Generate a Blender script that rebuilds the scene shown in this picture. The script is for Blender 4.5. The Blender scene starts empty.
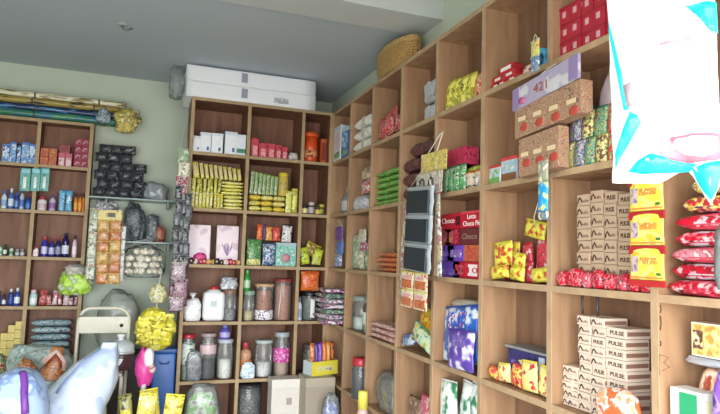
import bpy, bmesh, math, random
from mathutils import Vector, Matrix, noise
random.seed(7)
SC = bpy.context.scene
COL = SC.collection
PI = math.pi

# ------------------------------------------------------------------ camera
f_px, yaw, pitch, roll = 590.0, .3524, .0883, .0311
cyw, syw = math.cos(yaw), math.sin(yaw)
Fv = Vector((syw*math.cos(pitch), cyw*math.cos(pitch), math.sin(pitch)))
Rv0 = Vector((cyw, -syw, 0.0)); Uv0 = Rv0.cross(Fv)
Rv = Rv0*math.cos(roll)+Uv0*math.sin(roll); Uv = -Rv0*math.sin(roll)+Uv0*math.cos(roll)
EYE = Vector((0, 0, 1.344))
def ray(u, v): return Fv+Rv*((u-360)/f_px)-Uv*((v-207)/f_px)
def yp(u, v, y): d = ray(u, v); return EYE+d*(y/d.y)
def xp(u, v, x): d = ray(u, v); return EYE+d*(x/d.x)
cam = bpy.data.cameras.new('camera'); cam.sensor_width = 36; cam.lens = f_px*36/720; cam.clip_start = .02
co = bpy.data.objects.new('camera', cam); COL.objects.link(co)
m3 = Matrix((Rv, Uv, -Fv)).transposed(); co.matrix_world = Matrix.Translation(EYE) @ m3.to_4x4()
SC.camera = co

# ------------------------------------------------------------------ materials
def lin(h):
    h = h.lstrip('#'); o = []
    for i in (0, 2, 4):
        c = int(h[i:i+2], 16)/255; o.append(c/12.92 if c <= .04045 else ((c+.055)/1.055)**2.4)
    return (*o, 1)
MC = {}
def newmat(key):
    m = bpy.data.materials.new(key); m.use_nodes = True; nt = m.node_tree
    b = nt.nodes['Principled BSDF']; return m, nt, b
def plain(c, rough=.5, metal=0.0, spec=.5, var=.08, nscale=30):
    k = ('plain', c, rough, metal, spec, var, nscale)
    if k in MC: return MC[k]
    m, nt, b = newmat('plain_'+c.strip('#'))
    n = nt.nodes.new('ShaderNodeTexNoise'); n.inputs['Scale'].default_value = nscale; n.inputs['Detail'].default_value = 3
    tc = nt.nodes.new('ShaderNodeTexCoord'); nt.links.new(tc.outputs['Object'], n.inputs['Vector'])
    r = nt.nodes.new('ShaderNodeMapRange'); r.inputs['To Min'].default_value = 1-var; r.inputs['To Max'].default_value = 1+var
    nt.links.new(n.outputs['Fac'], r.inputs['Value'])
    mx = nt.nodes.new('ShaderNodeMix'); mx.data_type = 'RGBA'; mx.blend_type = 'MULTIPLY'; mx.inputs['Factor'].default_value = 1
    mx.inputs['A'].default_value = lin(c); nt.links.new(r.outputs['Result'], mx.inputs['B'])
    nt.links.new(mx.outputs['Result'], b.inputs['Base Color'])
    b.inputs['Roughness'].default_value = rough; b.inputs['Metallic'].default_value = metal
    b.inputs['Specular IOR Level'].default_value = spec
    MC[k] = m; return m
def printed(cs, scale=28, rough=.32, detail=1.0, stretch=(1, 1, 1)):
    """printed packaging: blotches of the colours cs in object space"""
    k = ('print', tuple(cs), scale, rough, detail, stretch)
    if k in MC: return MC[k]
    m, nt, b = newmat('print_'+cs[0].strip('#'))
    tc = nt.nodes.new('ShaderNodeTexCoord'); mp = nt.nodes.new('ShaderNodeMapping'); mp.inputs['Scale'].default_value = stretch
    oi = nt.nodes.new('ShaderNodeObjectInfo')
    va = nt.nodes.new('ShaderNodeVectorMath'); va.operation = 'ADD'
    ml = nt.nodes.new('ShaderNodeMath'); ml.operation = 'MULTIPLY'; ml.inputs[1].default_value = 7
    nt.links.new(oi.outputs['Random'], ml.inputs[0])
    nt.links.new(tc.outputs['Object'], mp.inputs['Vector']); nt.links.new(mp.outputs['Vector'], va.inputs[0]); nt.links.new(ml.outputs[0], va.inputs[1])
    n = nt.nodes.new('ShaderNodeTexNoise'); n.inputs['Scale'].default_value = scale*1.5; n.inputs['Detail'].default_value = detail+.5
    nt.links.new(va.outputs['Vector'], n.inputs['Vector'])
    r = nt.nodes.new('ShaderNodeValToRGB'); r.color_ramp.interpolation = 'LINEAR'
    pos = {1: [0], 2: [.5, .58], 3: [.46, .54, .61], 4: [.4, .47, .55, .63], 5: [.37, .44, .5, .57, .64]}[len(cs)]
    el = r.color_ramp.elements
    el[0].position = 0; el[0].color = lin(cs[0])
    if len(cs) > 1: el[1].position = pos[1]; el[1].color = lin(cs[1])
    for p, c in list(zip(pos, cs))[2:]:
        e = el.new(p); e.color = lin(c)
    nt.links.new(n.outputs['Fac'], r.inputs['Fac']); nt.links.new(r.outputs['Color'], b.inputs['Base Color'])
    b.inputs['Roughness'].default_value = rough
    MC[k] = m; return m
def wood(c1, c2, grain=(3, 3, .4), rough=.6):
    k = ('wood', c1, c2, grain)
    if k in MC: return MC[k]
    m, nt, b = newmat('wood_'+c1.strip('#'))
    tc = nt.nodes.new('ShaderNodeTexCoord'); mp = nt.nodes.new('ShaderNodeMapping'); mp.inputs['Scale'].default_value = grain
    nt.links.new(tc.outputs['Object'], mp.inputs['Vector'])
    n = nt.nodes.new('ShaderNodeTexNoise'); n.inputs['Scale'].default_value = 6; n.inputs['Detail'].default_value = 6; n.inputs['Distortion'].default_value = .8
    nt.links.new(mp.outputs['Vector'], n.inputs['Vector'])
    n2 = nt.nodes.new('ShaderNodeTexNoise'); n2.inputs['Scale'].default_value = 2.2; n2.inputs['Detail'].default_value = 2
    nt.links.new(tc.outputs['Object'], n2.inputs['Vector'])
    r = nt.nodes.new('ShaderNodeValToRGB'); r.color_ramp.elements[0].position = .32; r.color_ramp.elements[1].position = .68
    r.color_ramp.elements[0].color = lin(c1); r.color_ramp.elements[1].color = lin(c2)
    nt.links.new(n.outputs['Fac'], r.inputs['Fac'])
    mr = nt.nodes.new('ShaderNodeMapRange'); mr.inputs['To Min'].default_value = .78; mr.inputs['To Max'].default_value = 1.15
    nt.links.new(n2.outputs['Fac'], mr.inputs['Value'])
    mx = nt.nodes.new('ShaderNodeMix'); mx.data_type = 'RGBA'; mx.blend_type = 'MULTIPLY'; mx.inputs['Factor'].default_value = 1
    nt.links.new(r.outputs['Color'], mx.inputs['A']); nt.links.new(mr.outputs['Result'], mx.inputs['B'])
    nt.links.new(mx.outputs['Result'], b.inputs['Base Color']); b.inputs['Roughness'].default_value = rough
    MC[k] = m; return m
def clear(c='#e8eef0', trans=.7, gloss=.35, key='film'):
    """thin clear plastic or glass: see-through, a little milky, shiny at grazing angles"""
    k = ('clear', c, trans, gloss, key)
    if k in MC: return MC[k]
    m = bpy.data.materials.new(key+c.strip('#')); m.use_nodes = True; nt = m.node_tree; nt.nodes.clear()
    out = nt.nodes.new('ShaderNodeOutputMaterial'); tr = nt.nodes.new('ShaderNodeBsdfTransparent'); tr.inputs['Color'].default_value = (.97, .98, .98, 1)
    df = nt.nodes.new('ShaderNodeBsdfDiffuse'); df.inputs['Color'].default_value = lin(c)
    gl = nt.nodes.new('ShaderNodeBsdfGlossy'); gl.inputs['Roughness'].default_value = .15
    fr = nt.nodes.new('ShaderNodeLayerWeight'); fr.inputs['Blend'].default_value = gloss
    a = nt.nodes.new('ShaderNodeMixShader'); b = nt.nodes.new('ShaderNodeMixShader')
    a.inputs[0].default_value = trans; nt.links.new(df.outputs[0], a.inputs[1]); nt.links.new(tr.outputs[0], a.inputs[2])
    nt.links.new(fr.outputs['Fresnel'], b.inputs[0]); nt.links.new(a.outputs[0], b.inputs[1]); nt.links.new(gl.outputs[0], b.inputs[2])
    nt.links.new(b.outputs[0], out.inputs['Surface'])
    MC[k] = m; return m
FILM = clear('#e4eaec', .82, .35); GLASS = clear('#e0e8e4', .88, .3, 'glass')
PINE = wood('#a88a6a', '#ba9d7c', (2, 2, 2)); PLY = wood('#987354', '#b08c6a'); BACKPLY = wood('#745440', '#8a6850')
SHADEPLY = wood('#6e4836', '#8d634b'); DARKPINE = wood('#a08864', '#b39a74', (2, 2, 2))  # ply of the dim units: same wood as PLY, shade put into its colour
WHITE = plain('#eef0f2', .45, var=.04); BLACK = plain('#141416', .35); STRING = plain('#d8d4c8', .8); STEEL = plain('#b8bcc0', .25, .9)

# ------------------------------------------------------------------ objects
def link(name, me, parent=None, loc=(0, 0, 0), rot=(0, 0, 0)):
    o = bpy.data.objects.new(name, me); COL.objects.link(o); o.location = loc; o.rotation_euler = rot
    if parent: o.parent = parent
    return o
def thing(name, label, cat, loc=(0, 0, 0), rot=(0, 0, 0), grp=None):
    o = link(name, None, None, loc, rot); o.empty_display_size = .02
    return tag(o, label, cat, grp)
def tag(o, label, cat, grp=None):
    o['label'] = label; o['category'] = cat
    if grp: o['group'] = grp
    return o
def mesh(name, bm, mat, parent=None, smooth=True, loc=(0, 0, 0), rot=(0, 0, 0), label=None, stuff=False):
    me = bpy.data.meshes.new(name); bmesh.ops.recalc_face_normals(bm, faces=bm.faces); bm.to_mesh(me); bm.free()
    for p in me.polygons: p.use_smooth = smooth
    me.materials.append(mat)
    o = link(name, me, parent, loc, rot)
    if label: o['label'] = label
    if stuff: o['kind'] = 'stuff'
    return o
def struct(name, bm, mat):
    o = mesh(name, bm, mat, smooth=False); o['kind'] = 'structure'; return o
def bx(bm, x0, x1, y0, y1, z0, z1, bev=0.0):
    r = bmesh.ops.create_cube(bm, size=1)
    for v in r['verts']: v.co = Vector(((x0+x1)/2+v.co.x*(x1-x0), (y0+y1)/2+v.co.y*(y1-y0), (z0+z1)/2+v.co.z*(z1-z0)))
    if bev:
        es = {e for v in r['verts'] for e in v.link_edges}
        bmesh.ops.bevel(bm, geom=list(es), offset=bev, segments=2, affect='EDGES', profile=.6)
    return bm
def B(*a, **k): return bx(bmesh.new(), *a, **k)
def lathe(bm, prof, n=16, cx=0, cy=0):
    rings = []
    for r, z in prof:
        rings.append([bm.verts.new((cx+r*math.cos(2*PI*i/n), cy+r*math.sin(2*PI*i/n), z)) for i in range(n)] if r > 1e-5 else [bm.verts.new((cx, cy, z))])
    for a, b in zip(rings, rings[1:]):
        for i in range(n):
            j = (i+1) % n
            if len(a) == 1 and len(b) == 1: continue
            if len(a) == 1: bm.faces.new((a[0], b[i], b[j]))
            elif len(b) == 1: bm.faces.new((a[i], a[j], b[0]))
            else: bm.faces.new((a[i], a[j], b[j], b[i]))
    return bm
def L(prof, n=16): return lathe(bmesh.new(), prof, n)
def tube(bm, pts, r, n=6, closed=False):
    pts = [Vector(p) for p in pts]; rings = []; N = len(pts)
    for i, p in enumerate(pts):
        a = pts[(i-1) % N] if (i or closed) else p; b = pts[(i+1) % N] if (i < N-1 or closed) else p
        d = (b-a).normalized(); s = d.cross(Vector((0, 0, 1)) if abs(d.z) < .9 else Vector((1, 0, 0))).normalized(); t = d.cross(s)
        rings.append([bm.verts.new(p+(s*math.cos(2*PI*k/n)+t*math.sin(2*PI*k/n))*r) for k in range(n)])
    for i in range(N if closed else N-1):
        a, b = rings[i], rings[(i+1) % N]
        for k in range(n): bm.faces.new((a[k], a[(k+1) % n], b[(k+1) % n], b[k]))
    if not closed: bm.faces.new(rings[0]); bm.faces.new(rings[-1])
    return bm
def T(pts, r, n=6, closed=False): return tube(bmesh.new(), pts, r, n, closed)
def pillow(w, h, d, wr=.12, nx=8, nz=9, seed=0, axis='y', u0=-1, u1=1, v0=-1, v1=1, off=0.0, front=False, pw=3.0):
    """pouch standing on its bottom edge, thickness along y (axis y) or lying flat (axis z)"""
    bm = bmesh.new(); sd = Vector((seed*3.7, seed*1.9, 0))
    def t(u, v):
        b = max(0, 1-abs(u)**pw)**.6*max(0, 1-abs(v)**pw)**.6
        n_ = noise.noise(Vector((u*2.2, v*2.2, 0))+sd)*wr+noise.noise(Vector((u*5, v*5, 3))+sd)*wr*.5
        return min(max(d*.43*b*(1+n_*2), d*.015), d*.47), n_
    def P(u, v, s):
        th, n_ = t(u, v); x = u*w/2*min(1, 1-.05*(1-v*v)+n_*.1); z = (v+1)/2*h; y = s*(th+off)+max(-.03, min(.03, n_*.2*(1-v*v)))*d
        return (x, y, z) if axis == 'y' else (x, (v)*h/2, d/2+s*(th+off)*.999+.0)
    rows = {}
    for s in ((-1,) if front else (-1, 1)):
        g = [[None]*(nx+1) for _ in range(nz+1)]
        for j in range(nz+1):
            for i in range(nx+1):
                u = u0+(u1-u0)*i/nx; v = v0+(v1-v0)*j/nz
                if u1-u0 == 2 and v1-v0 == 2: u = math.sin(u*PI/2); v = math.sin(v*PI/2)
                if s == 1 and (i in (0, nx) or j in (0, nz)): g[j][i] = rows[-1][j][i]
                else: g[j][i] = bm.verts.new(P(u, v, s))
        rows[s] = g
        for j in range(nz):
            for i in range(nx):
                q = (g[j][i], g[j][i+1], g[j+1][i+1], g[j+1][i]); bm.faces.new(q)
    return bm
def zig(w, z0, z1, n=12, y=.0):
    bm = bmesh.new(); a = []
    for i in range(n+1):
        x = -w/2+w*i/n; yy = y+(.0012 if i % 2 else -.0012)
        a.append((bm.verts.new((x, yy-.0007, z0)), bm.verts.new((x, yy-.0007, z1)), bm.verts.new((x, yy+.0007, z1)), bm.verts.new((x, yy+.0007, z0))))
    for p, q in zip(a, a[1:]):
        for k in range(4): bm.faces.new((p[k], q[k], q[(k+1) % 4], p[(k+1) % 4]))
    bm.faces.new(a[0]); bm.faces.new(a[-1])
    return bm

# placement: the three shelf units, rows counted from the top
XR, YB, YL = 1.38, 4.435, 4.90
ZR = [2.49, 2.085, 1.67, 1.26, .848, .43, .02]
RY = [4.435, 4.001, 3.559, 3.097, 2.658, 2.217, 1.760, 1.298, .84]
BX = [.300, .715, 1.139, 1.38]
ZL = [2.304, 1.962, 1.62, 1.278, .918, .56, .2]
LX = [-1.12, -.762, -.405]
TH = .0125
class Pl:  # place: base centre of the front face, width, height, heading
    def __init__(s, x, y, z, w, h, rz): s.x, s.y, s.z, s.w, s.h, s.rz = x, y, z, w, h, rz
    def at(s, d):  # centre of a body of depth d behind the front face
        return (s.x-math.sin(s.rz)*d/2, s.y+math.cos(s.rz)*d/2, s.z)
def R(u0, v0, u1, v1, row=None, x=1.40, zb=None):
    vm = (v0+v1)/2; um = (u0+u1)/2
    ya, yb = xp(u0, vm, x).y, xp(u1, vm, x).y; zt = xp(um, v0, x).z
    z0 = ZR[row+1]+TH if row is not None else (zb if zb is not None else xp(um, v1, x).z)
    return Pl(x, (ya+yb)/2, z0, abs(ya-yb), max(zt-z0, .01), -PI/2)
def Yp(u0, v0, u1, v1, y, zb=None):
    vm = (v0+v1)/2; um = (u0+u1)/2
    a, b = yp(u0, vm, y).x, yp(u1, vm, y).x; zt = yp(um, v0, y).z
    z0 = zb if zb is not None else yp(um, v1, y).z
    return Pl((a+b)/2, y, z0, abs(b-a), max(zt-z0, .01), 0)
def Bk(u0, v0, u1, v1, row=None, y=4.47, zb=None): return Yp(u0, v0, u1, v1, y, ZR[row+1]+TH if row is not None else zb)
def Lf(u0, v0, u1, v1, row=None, y=4.92, zb=None): return Yp(u0, v0, u1, v1, y, ZL[row+1]+TH if row is not None else zb)
ORD = ['first', 'second', 'third', 'fourth', 'fifth', 'sixth', 'seventh', 'eighth', 'ninth', 'tenth', 'eleventh', 'twelfth', 'thirteenth']
def split(p, n, gap=.06):
    """n equal places side by side in p, from the picture's left to its right"""
    o = []
    for i in range(n):
        t = ((i+.5)/n-.5)*p.w
        o.append(Pl(p.x+math.cos(p.rz)*t, p.y+math.sin(p.rz)*t, p.z, p.w/n*(1-gap), p.h, p.rz))
    return o
def up(p, z, h=None): return Pl(p.x, p.y, z, p.w, h or p.h, p.rz)

# ------------------------------------------------------------------ kinds of goods
SEED = [0]
def pouch(label, cat, p, d, cs, name='snack_pouch', grp=None, seal=None, panel=None, lean=0, tilt=0, turn=0, wr=.12, scale=28, pr=(-.7, .7, -.45, .45), hole=False):
    SEED[0] += 1; s = SEED[0]; p, d, lean = fit(p, d, tilt, lean, turn)
    r = thing(name, label, cat, p.at(d), (-lean, tilt, p.rz+turn), grp)
    m = printed(cs, scale)
    mesh('pouch', pillow(p.w, p.h, d, wr, seed=s), m, r)
    sh = min(.012, p.h*.09)
    sm = plain(seal or cs[0], .3)
    mesh('seal', zig(p.w*.98, p.h-sh*.4, p.h+sh*.6), sm, r)
    if panel: mesh('label_panel', pillow(p.w, p.h, d, wr, nx=5, nz=5, seed=s, u0=pr[0], u1=pr[1], v0=pr[2], v1=pr[3], off=.0012, front=True), printed(panel, 45), r)
    return r
def flatpack(label, cat, p, d, cs, name='flat_packet', grp=None, panel=None, turn=0, tilt=0, wr=.1, scale=30):
    """a pack lying on its back: p.w wide, p.h thick, d deep"""
    SEED[0] += 1; s = SEED[0]; p, d, _ = fit(p, d, tilt, 0, turn)
    r = thing(name, label, cat, p.at(d), (0, tilt, p.rz+turn), grp)
    mesh('pouch', pillow(p.w, d, p.h, wr, seed=s, axis='z', pw=9), printed(cs, scale), r)
    if panel: mesh('label_panel', pillow(p.w, d, p.h, wr, nx=5, nz=5, seed=s, axis='z', u0=-.6, u1=.6, v0=-.98, v1=-.2, off=.0012, pw=9), printed(panel, 50), r)
    return r
def text(s, w, h, mat, parent, loc, rot=(PI/2, 0, 0), name='lettering', bold=0.0):
    c = bpy.data.curves.new('t', 'FONT'); c.body = s; c.size = 1; c.align_x = 'CENTER'; c.align_y = 'CENTER'; c.extrude = .004; c.offset = bold; c.resolution_u = 2
    o = bpy.data.objects.new('t', c); COL.objects.link(o)
    dg = bpy.context.evaluated_depsgraph_get(); me = bpy.data.meshes.new_from_object(o.evaluated_get(dg)); bpy.data.objects.remove(o)
    xs = [v.co.x for v in me.vertices]; ys = [v.co.y for v in me.vertices]
    cx, cy = (max(xs)+min(xs))/2, (max(ys)+min(ys))/2; sx, sy = w/(max(xs)-min(xs)), h/(max(ys)-min(ys))
    for v in me.vertices: v.co = Vector(((v.co.x-cx)*sx, (v.co.y-cy)*sy, v.co.z*.1))
    me.materials.clear(); me.materials.append(mat)
    return link(name, me, parent, loc, rot)
def carton(label, cat, p, d, c, name='carton', grp=None, front=None, side=None, flap=None, words=None, wc='#ffffff', lean=0, tilt=0, turn=0, bev=.0015, fr=(.12, .88, .15, .85), rough=.5, scale=40, wr=(.5, .5, .7, .35)):
    p, d, lean = fit(p, d, tilt, lean, turn)
    r = thing(name, label, cat, p.at(d), (-lean, tilt, p.rz+turn), grp); w, h = p.w, p.h
    mm = printed(c, scale, rough) if isinstance(c, (list, tuple)) else plain(c, rough)
    mesh('box', B(-w/2, w/2, -d/2, d/2, 0, h, bev=bev), mm, r, smooth=False)
    if front: mesh('label_panel', B(-w/2+fr[0]*w, -w/2+fr[1]*w, -d/2-.0012, -d/2+.001, h*fr[2], h*fr[3]), printed(front, scale, .4) if isinstance(front, (list, tuple)) else plain(front, .4), r, smooth=False)
    if side: mesh('side_panel', B(w/2-.001, w/2+.0012, -d*.4, d*.4, h*.12, h*.88), printed(side, scale, .4) if isinstance(side, (list, tuple)) else plain(side, .4), r, smooth=False)
    if flap: mesh('lid', B(-w/2-.001, w/2+.001, -d/2-.0015, d/2+.001, h*.88, h+.0015, bev=.001), plain(flap, rough), r, smooth=False)
    if words: text(words, w*wr[2], h*wr[3], plain(wc, .4), r, ((wr[0]-.5)*w, -d/2-.0018, h*wr[1]))
    return r
def bottle(label, cat, p, cb, cc, cl=None, name='bottle', grp=None, kind=0, rough=.25):
    p, d_, _ = fit(p, min(p.w, .24)); p.w = min(p.w, max(d_, .03))
    w, h = p.w, p.h; R_ = w/2
    r = thing(name, label, cat, p.at(w*1.04), (0, 0, p.rz), grp); R_ *= .97
    pr = {0: [(0, 0), (.9, 0), (1, .03), (1, .55), (.85, .68), (.42, .76), (.4, .82), (0, .82)],
          1: [(0, 0), (.85, 0), (1, .06), (.95, .35), (.78, .5), (.95, .62), (.8, .74), (.4, .8), (0, .8)],
          2: [(0, 0), (.95, 0), (1, .03), (1, .68), (.7, .78), (.6, .8), (0, .8)]}[kind]
    mesh('bottle_body', L([(a*R_, z*h) for a, z in pr], 14), plain(cb, rough), r)
    cr = .5 if kind < 2 else .72
    mesh('cap', L([(0, .8*h), (cr*R_, .8*h), (cr*R_, .97*h), (cr*R_*.9, h), (0, h)], 12), plain(cc, .35), r)
    if cl: mesh('label_band', L([(R_*1.015, .14*h), (R_*1.02, .15*h), (R_*1.02, .48*h), (R_*1.015, .49*h)], 14), plain(cl, .4), r)
    return r
def jar(label, cat, p, lid, cont, fill=.7, lab=None, name='jar', grp=None, glass=GLASS, labz=(.25, .6), lidh=.13, neck=.86, scale=60, words=None):
    p, d_, _ = fit(p, min(p.w, .24)); p.w = min(p.w, max(d_, .03))
    w, h = p.w, p.h; R_ = w/2
    r = thing(name, label, cat, p.at(w*1.04), (0, 0, p.rz), grp); R_ *= .97
    zt = h*(1-lidh)
    mesh('glass_body', L([(0, .001), (R_*.93, .001), (R_, .02*h), (R_, zt*.86), (R_*neck, zt*.95), (R_*neck, zt)], 18), glass, r)
    if cont: mesh('contents', L([(0, .004), (R_*.9, .004), (R_*.94, .03*h), (R_*.94, zt*.84*fill), (R_*.5, zt*.88*fill), (0, zt*.9*fill)], 16), printed(cont, scale, .6), r, stuff=True)
    if lid: mesh('lid', L([(0, zt-.002), (R_*neck*1.08, zt-.002), (R_*neck*1.1, zt+.005), (R_*neck*1.1, h*.985), (R_*neck*1.02, h), (0, h)], 18), plain(lid, .35), r)
    if lab: mesh('label_band', L([(R_*1.01, labz[0]*h), (R_*1.02, labz[0]*h+.001), (R_*1.02, labz[1]*h-.001), (R_*1.01, labz[1]*h)], 18), printed(lab, 40, .4), r)
    return r
def lump(bm, w, d, h, seed=0, amp=.16, sub=4, flat=.75, fr=1.6, box=.7):
    r = bmesh.ops.create_icosphere(bm, subdivisions=sub, radius=1); sd = Vector((seed*5.1, seed*2.3, seed)); vs = r['verts']
    for v in vs:
        n_ = v.co.normalized(); k = 1+amp*noise.noise(n_*fr+sd)+amp*.6*noise.noise(n_*fr*2.6+sd)
        if amp > .11: k += amp*.4*(.35-abs(noise.noise(n_*fr*2.0+sd+Vector((3, 1, 0))))*1.6)+amp*.16*(.3-abs(noise.noise(n_*fr*4.5+sd))*1.4)
        c = n_*k; c.x = math.copysign(abs(c.x)**box, c.x); c.y = math.copysign(abs(c.y)**box, c.y); c.z = math.copysign(abs(c.z)**(box+.05), c.z)
        v.co = Vector((c.x, c.y, max(c.z, -flat)))
    mn = [min(v.co[i] for v in vs) for i in range(3)]; mx = [max(v.co[i] for v in vs) for i in range(3)]
    for v in vs:
        v.co = Vector(((v.co.x-(mn[0]+mx[0])/2)/(mx[0]-mn[0])*w, (v.co.y-(mn[1]+mx[1])/2)/(mx[1]-mn[1])*d, (v.co.z-mn[2])/(mx[2]-mn[2])*h))
    return bm
REG = []
def fit(p, d, tilt=0, lean=0, turn=0, tall=None):
    """keep a body inside its compartment: returns place, depth, lean"""
    h = tall if tall is not None else p.h; sh = h*abs(math.sin(tilt)); q = Pl(p.x, p.y, p.z, p.w, p.h, p.rz); lo = hi = None
    if p.rz < -1 and 1.33 < p.x < 1.54 and p.z < ZR[0]:
        for c in range(8):
            if RY[c+1] <= p.y <= RY[c]: lo, hi = RY[c+1]+.0155, RY[c]-.0155-(.012 if c == 0 else 0); cen = p.y
        back = 1.5505-p.x
    elif abs(p.rz) < .01 and YB <= p.y < 4.70 and p.z < ZR[0]:
        for c in range(3):
            if BX[c] <= p.x <= BX[c+1]: lo, hi = BX[c]+.0155, BX[c+1]-.0155-(.014 if c == 2 else 0); cen = p.x
        back = YB+.298-p.y
    elif abs(p.rz) < .01 and YL <= p.y < 5.03 and p.z < ZL[0] and p.x < -.40:
        for c in range(2):
            if LX[c] <= p.x <= LX[c+1]: lo, hi = LX[c]+.0155, LX[c+1]-.0155; cen = p.x
        back = YL+.148-p.y
    if lo is not None:
        dd = min(d, back); m = sh*.9 if tilt else 0; ww = max(.3*p.w, p.w-0)
        ext = dd*abs(math.sin(turn)); ww = min(ww, hi-lo-ext-(m if hi-lo-m > .5*p.w else 0)); half = (ww+ext)/2
        a, b = lo+half, hi-half
        sg = -1 if p.rz < -1 else 1
        if tilt*sg > 0: b -= m
        elif tilt*sg < 0: a += m
        cen = (a+b)/2 if a > b else min(max(cen, a), b)
        q.w = ww
        if p.rz < -1: q.y = cen
        else: q.x = cen
        lean = min(lean, math.asin(max(0, min(.9, (back-dd)/max(h, .01))))); d = dd
    q.z += q.w/2*abs(math.sin(tilt))*1.02+d/2*abs(math.sin(lean))*1.02+(.0006 if tilt or lean else 0)
    if lo is not None and not (p.rz < -1 and p.x < 1.384):
        key = 'r' if p.rz < -1 else ('b' if p.y < 4.75 else 'l'); ext = (sh*.45)
        for _ in range(2):
            for (k2, a0, a1, d0, d1, z0, z1) in REG:
                if k2 != key: continue
                c_ = q.y if key == 'r' else q.x; f_ = q.x if key == 'r' else q.y
                n0, n1 = c_-q.w/2-ext*.5, c_+q.w/2+ext*.5; m0, m1 = f_, f_+d; t0, t1 = q.z, q.z+h
                oa, od, oz = min(n1, a1)-max(n0, a0), min(m1, d1)-max(m0, d0), min(t1, z1)-max(t0, z0)
                if oa < .0008 or od < .0008 or oz < .0008: continue
                if oz < .25*h and z1 < t1 and t0 > z0 and z1 > t0: q.z = z1+.0008; continue
                if oa < .36*q.w and q.w-oa > .012:
                    s_ = 1 if n0 > a0 else -1; q.w -= oa; c_ += s_*oa/2
                    if key == 'r': q.y = c_
                    else: q.x = c_
                elif m0 < d0 and d0-m0 > .012: d = d0-m0-.0005
                elif m1 > d1 and m1-d1 > .012:
                    nf = d1+.0008; d = m1-nf
                    if key == 'r': q.x = nf
                    else: q.y = nf
        c_ = q.y if key == 'r' else q.x; f_ = q.x if key == 'r' else q.y
        REG.append((key, c_-q.w/2-ext*.5, c_+q.w/2+ext*.5, f_, f_+d, q.z, q.z+h))
    return q, d, lean
def bag(label, cat, p, d, cs, name='plastic_bag', grp=None, film=False, neck=False, contents=None, scale=18, amp=.16, tilt=0, flat=.75, turn=0, seed=None, sub=3, cscale=13, necklean=0, patch=None):
    sub = 4 if max(p.w, p.h) > .12 else 3
    SEED[0] += 1; s = SEED[0] if seed is None else seed; p, d, _ = fit(p, d, tilt, 0, turn)
    r = thing(name, label, cat, p.at(d), (0, tilt, p.rz+turn), grp); w, h = p.w, p.h
    bh = h*.82 if neck else h
    mesh('bag_body', lump(bmesh.new(), w, d, bh, s, amp, sub, flat, box=.95 if name.startswith('hanging') else .7), (FILM if film is True else film) if film else printed(cs, scale, .4, 2), r)
    if contents: mesh('contents', lump(bmesh.new(), w*.9, d*.9, bh*.86, s, amp*.8, sub, flat, box=.95 if name.startswith('hanging') else .7), printed(contents, cscale, .5), r, stuff=True)
    if neck:
        bm = bmesh.new(); k = min(w, d)
        lathe(bm, [(k*.3, bh*.86), (k*.1, bh*.98), (k*.07, bh*1.02), (k*.16, bh*1.1), (k*.22, bh*1.2)], 11)
        for v in bm.verts: v.co += Vector((noise.noise(v.co*60)*k*.08+necklean*(v.co.z-bh*.86), noise.noise(v.co*60+Vector((9, 0, 0)))*k*.08, 0))
        mesh('neck', bm, FILM if film else printed(cs, scale, .4, 2), r)
    return r
def drape(w, h, seed=0, amp=.02, nx=10, nz=12, d=.03, taper=1.0):
    """loose hanging sheet of packets: a thin wavy slab, top at z=0"""
    bm = bmesh.new(); g = {}
    for s in (-1, 1):
        for j in range(nz+1):
            for i in range(nx+1):
                u, v = i/nx*2-1, j/nz
                y = noise.noise(Vector((u*1.8+seed, v*4, seed)))*amp+s*d/2*max(.08, (1-u**4))*max(.1, 1-abs(2*v-1)**4)
                g[s, j, i] = bm.verts.new((u*w/2*(1+(taper-1)*v)+noise.noise(Vector((v*6, u, seed)))*amp*.6, y, -v*h))
    for s in (-1, 1):
        for j in range(nz):
            for i in range(nx): bm.faces.new((g[s, j, i], g[s, j, i+1], g[s, j+1, i+1], g[s, j+1, i]))
    for j in range(nz):
        for i in (0, nx): bm.faces.new((g[-1, j, i], g[1, j, i], g[1, j+1, i], g[-1, j+1, i]))
    for i in range(nx):
        for j in (0, nz): bm.faces.new((g[-1, j, i], g[1, j, i], g[1, j, i+1], g[-1, j, i+1]))
    return bm
def strip(label, cat, top, w, hs, css, rz, name='hanging_sachet_strip', grp=None, d=.014, head=None, string=.0, panel=None, sealc='#d8d2b8', tilt=0, wob=.0):
    """sachets joined one below another, hanging from a string"""
    r = thing(name, label, cat, top, (0, tilt, rz), grp); z = 0
    if string: mesh('string', T([(-w*.3, 0, -.004), (0, 0, string), (w*.3, 0, -.004)], .0016, 5), STRING, r)
    if head:
        mesh('header_card', B(-w/2, w/2, -.0015, .0015, -head[0], 0, bev=.0006), printed(head[1], 30), r, smooth=False); z -= head[0]
    for i, h in enumerate(hs):
        SEED[0] += 1
        xo = math.sin(i*1.7)*wob
        s = mesh('sachet', pillow(w, h*.98, d, .1, seed=SEED[0]), printed(css[i % len(css)], 30), r, loc=(xo, 0, z-h))
        mesh('seal', zig(w, h-.008, h-.001, y=-d*.05), plain(sealc, .35), s)
        if panel: mesh('label_panel', pillow(w, h*.98, d, .1, nx=4, nz=4, seed=SEED[0], u0=-.6, u1=.7, v0=-.5, v1=.5, off=.001, front=True), printed(panel[i % len(panel)], 60), s)
        z -= h
    return r
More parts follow.
